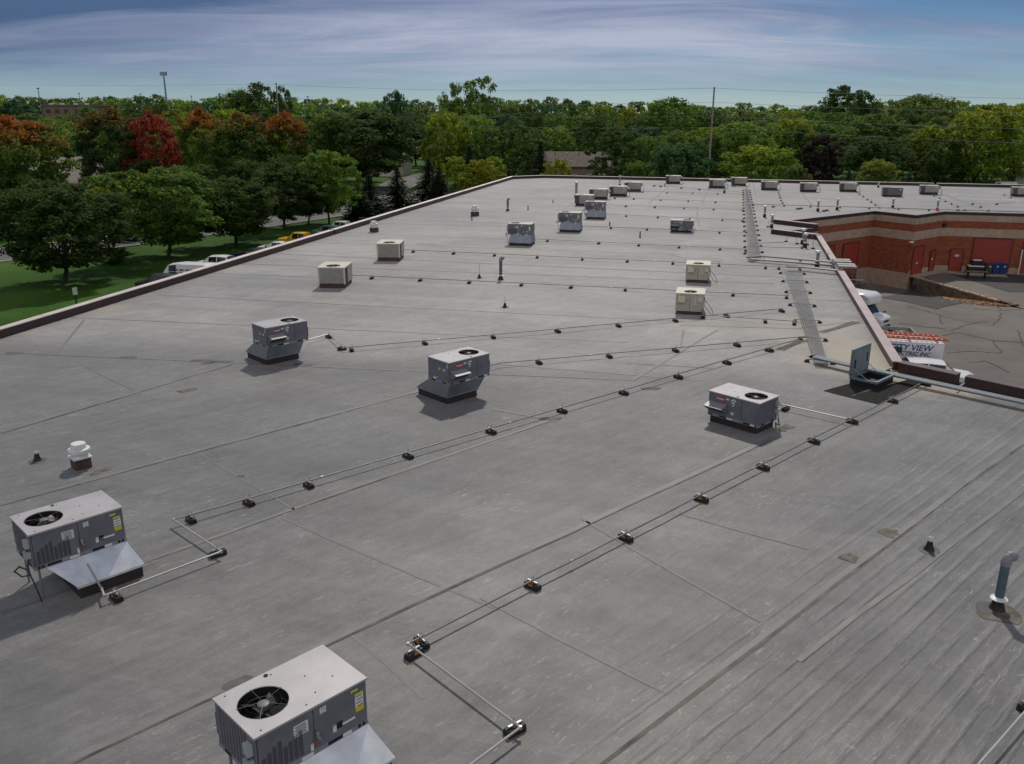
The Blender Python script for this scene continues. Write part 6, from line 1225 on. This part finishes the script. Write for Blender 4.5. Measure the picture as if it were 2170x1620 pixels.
# open dump trailer
tr = thing('open_trailer', 'open grey trailer full of scrap beyond the lettered box van', 'trailer', (26.9, 60.2, GROUND + .02), R(-13.6), GY); M_tr = mat('trailer grey', (.34, .33, .32), .6, var=.2, scale=4)
MB().b2(-2.2, 2.0, -1.1, 1.1, .55, .65).build('floor', M_tr, tr)
for a in ((-2.2, 2.0, -1.1, -1.04), (-2.2, 2.0, 1.04, 1.1), (-2.2, -2.14, -1.04, 1.04), (1.94, 2.0, -1.04, 1.04)): MB().b2(*a, .65, 1.25).build('side_board', M_tr, tr)
for s_ in (-1, 1):
    w_ = MB(); w_.loft([[(.2 + .34 * math.cos(6.283 * i / 16), s_ * yy, .34 + .34 * math.sin(6.283 * i / 16)) for i in range(16)] for yy in (1.12, 1.32)]); w_.build('wheel', M_tyre, tr)
sc = MB()
for i in range(120): sc.box((rnd.uniform(-2, 1.8), rnd.uniform(-.95, .95), rnd.uniform(.7, 1.1)), (rnd.uniform(.1, .6), rnd.uniform(.05, .25), rnd.uniform(.03, .15)), rnd.random() * 3, rnd.randrange(2))
tag(sc.build('scrap', [M_trim, M_tr], tr), kind='stuff')
# steel stair at the dock
sr = thing('dock_stair', 'steel stair with mesh rails beside the dock', 'stair', (34.9, 83.6, GROUND - 1.1), R(-65)); M_st = mat('dark steel', (.06, .055, .055), .5, .4)
for k in range(9): MB().b2(-2.6 + k * .42, -2.2 + k * .42, -.5, .5, .1 + (8 - k) * .2, .14 + (8 - k) * .2).build('tread', M_st, sr)
MB().b2(-4.0, -2.6, -.5, .5, 1.72, 1.8).build('landing', M_st, sr)
for s_ in (-.5, .5):
    for hh in (.45, .75, 1.05): MB().tube([(-4.0, s_, 1.8 + hh), (-2.5, s_, 1.8 + hh), (1.2, s_, .1 + hh)], .022, 6).build('rail', M_pipe, sr)
    for x, zz in ((-4.0, 1.8), (-3.2, 1.8), (-2.5, 1.8), (-1.3, 1.2), (0, .6), (1.2, .1)): MB().tube([(x, s_, 0), (x, s_, zz + 1.05)], .025, 6).build('rail_post', M_pipe, sr)
# bins, pallet stack and bench by the doors
M_bblue = mat('bin blue', (.01, .045, .16), .45)
for p, m_, lb in (((51.37, 88.55), M_bblue, 'blue wheeled bin, right one by the overhead door'), ((50.62, 88.53), M_bblue, 'blue wheeled bin, left one by the overhead door'), ((49.83, 88.52), mat('bin grey', (.045, .05, .05), .5), 'dark grey wheeled bin beside the blue bins')):
    t = thing('wheeled_bin', lb, 'bin', (p[0], p[1] + .6, GROUND + .15), R(-13), 'wheeled bins'); MB().box((0, 0, .55), (.58, .62, .95), 0, 0, 1.15).build('body', m_, t); MB().box((0, 0, 1.08), (.72, .78, .08)).build('lid', m_, t); MB().box((0, -.34, .6), (.4, .02, .06)).build('handle', m_, t); MB().box((.08, -.368, .82), (.16, .01, .14)).build('emblem', M_whitev, t)
    for s_ in (-1, 1): MB().tube([(s_ * .28, .26, .08), (s_ * .34, .26, .08)], .1, 10).build('wheel', M_tyre, t)
p = (48.63, 88.50); t = thing('pallet_stack', 'wrapped dark goods stacked before the overhead door', 'pallet', (p[0], p[1] + .9, GROUND + .15), R(-13)); MB().b2(-.8, .8, -.5, .5, 0, .14).build('pallet', M_wood, t); MB().b2(-.75, .75, -.48, .48, .14, .75).build('goods', M_trim, t); MB().box((0, 0, .80), (1.5, .8, .1)).build('white_sheet', M_whitev, t); MB().box((.1, .1, 1.1), (1.1, .7, .5), .1).build('goods', M_trim, t); MB().box((.1, .1, 1.38), (.8, .5, .07), .1).build('white_sheet', M_whitev, t)
p = (47.69, 87.41); t = thing('picnic_bench', 'brown bench in front of the wrapped goods', 'bench', (p[0], p[1] - .2, GROUND + .02), R(-13)); M_bn = mat('bench wood', (.22, .13, .07), .7, var=.2)
for k in range(3): MB().b2(-1.0, 1.0, -.3 + k * .2, -.12 + k * .2, .68, .74).build('plank', M_bn, t)
for s_ in (-.8, .8): MB().b2(s_ - .04, s_ + .04, -.3, .3, 0, .68).build('leg', M_trim, t)
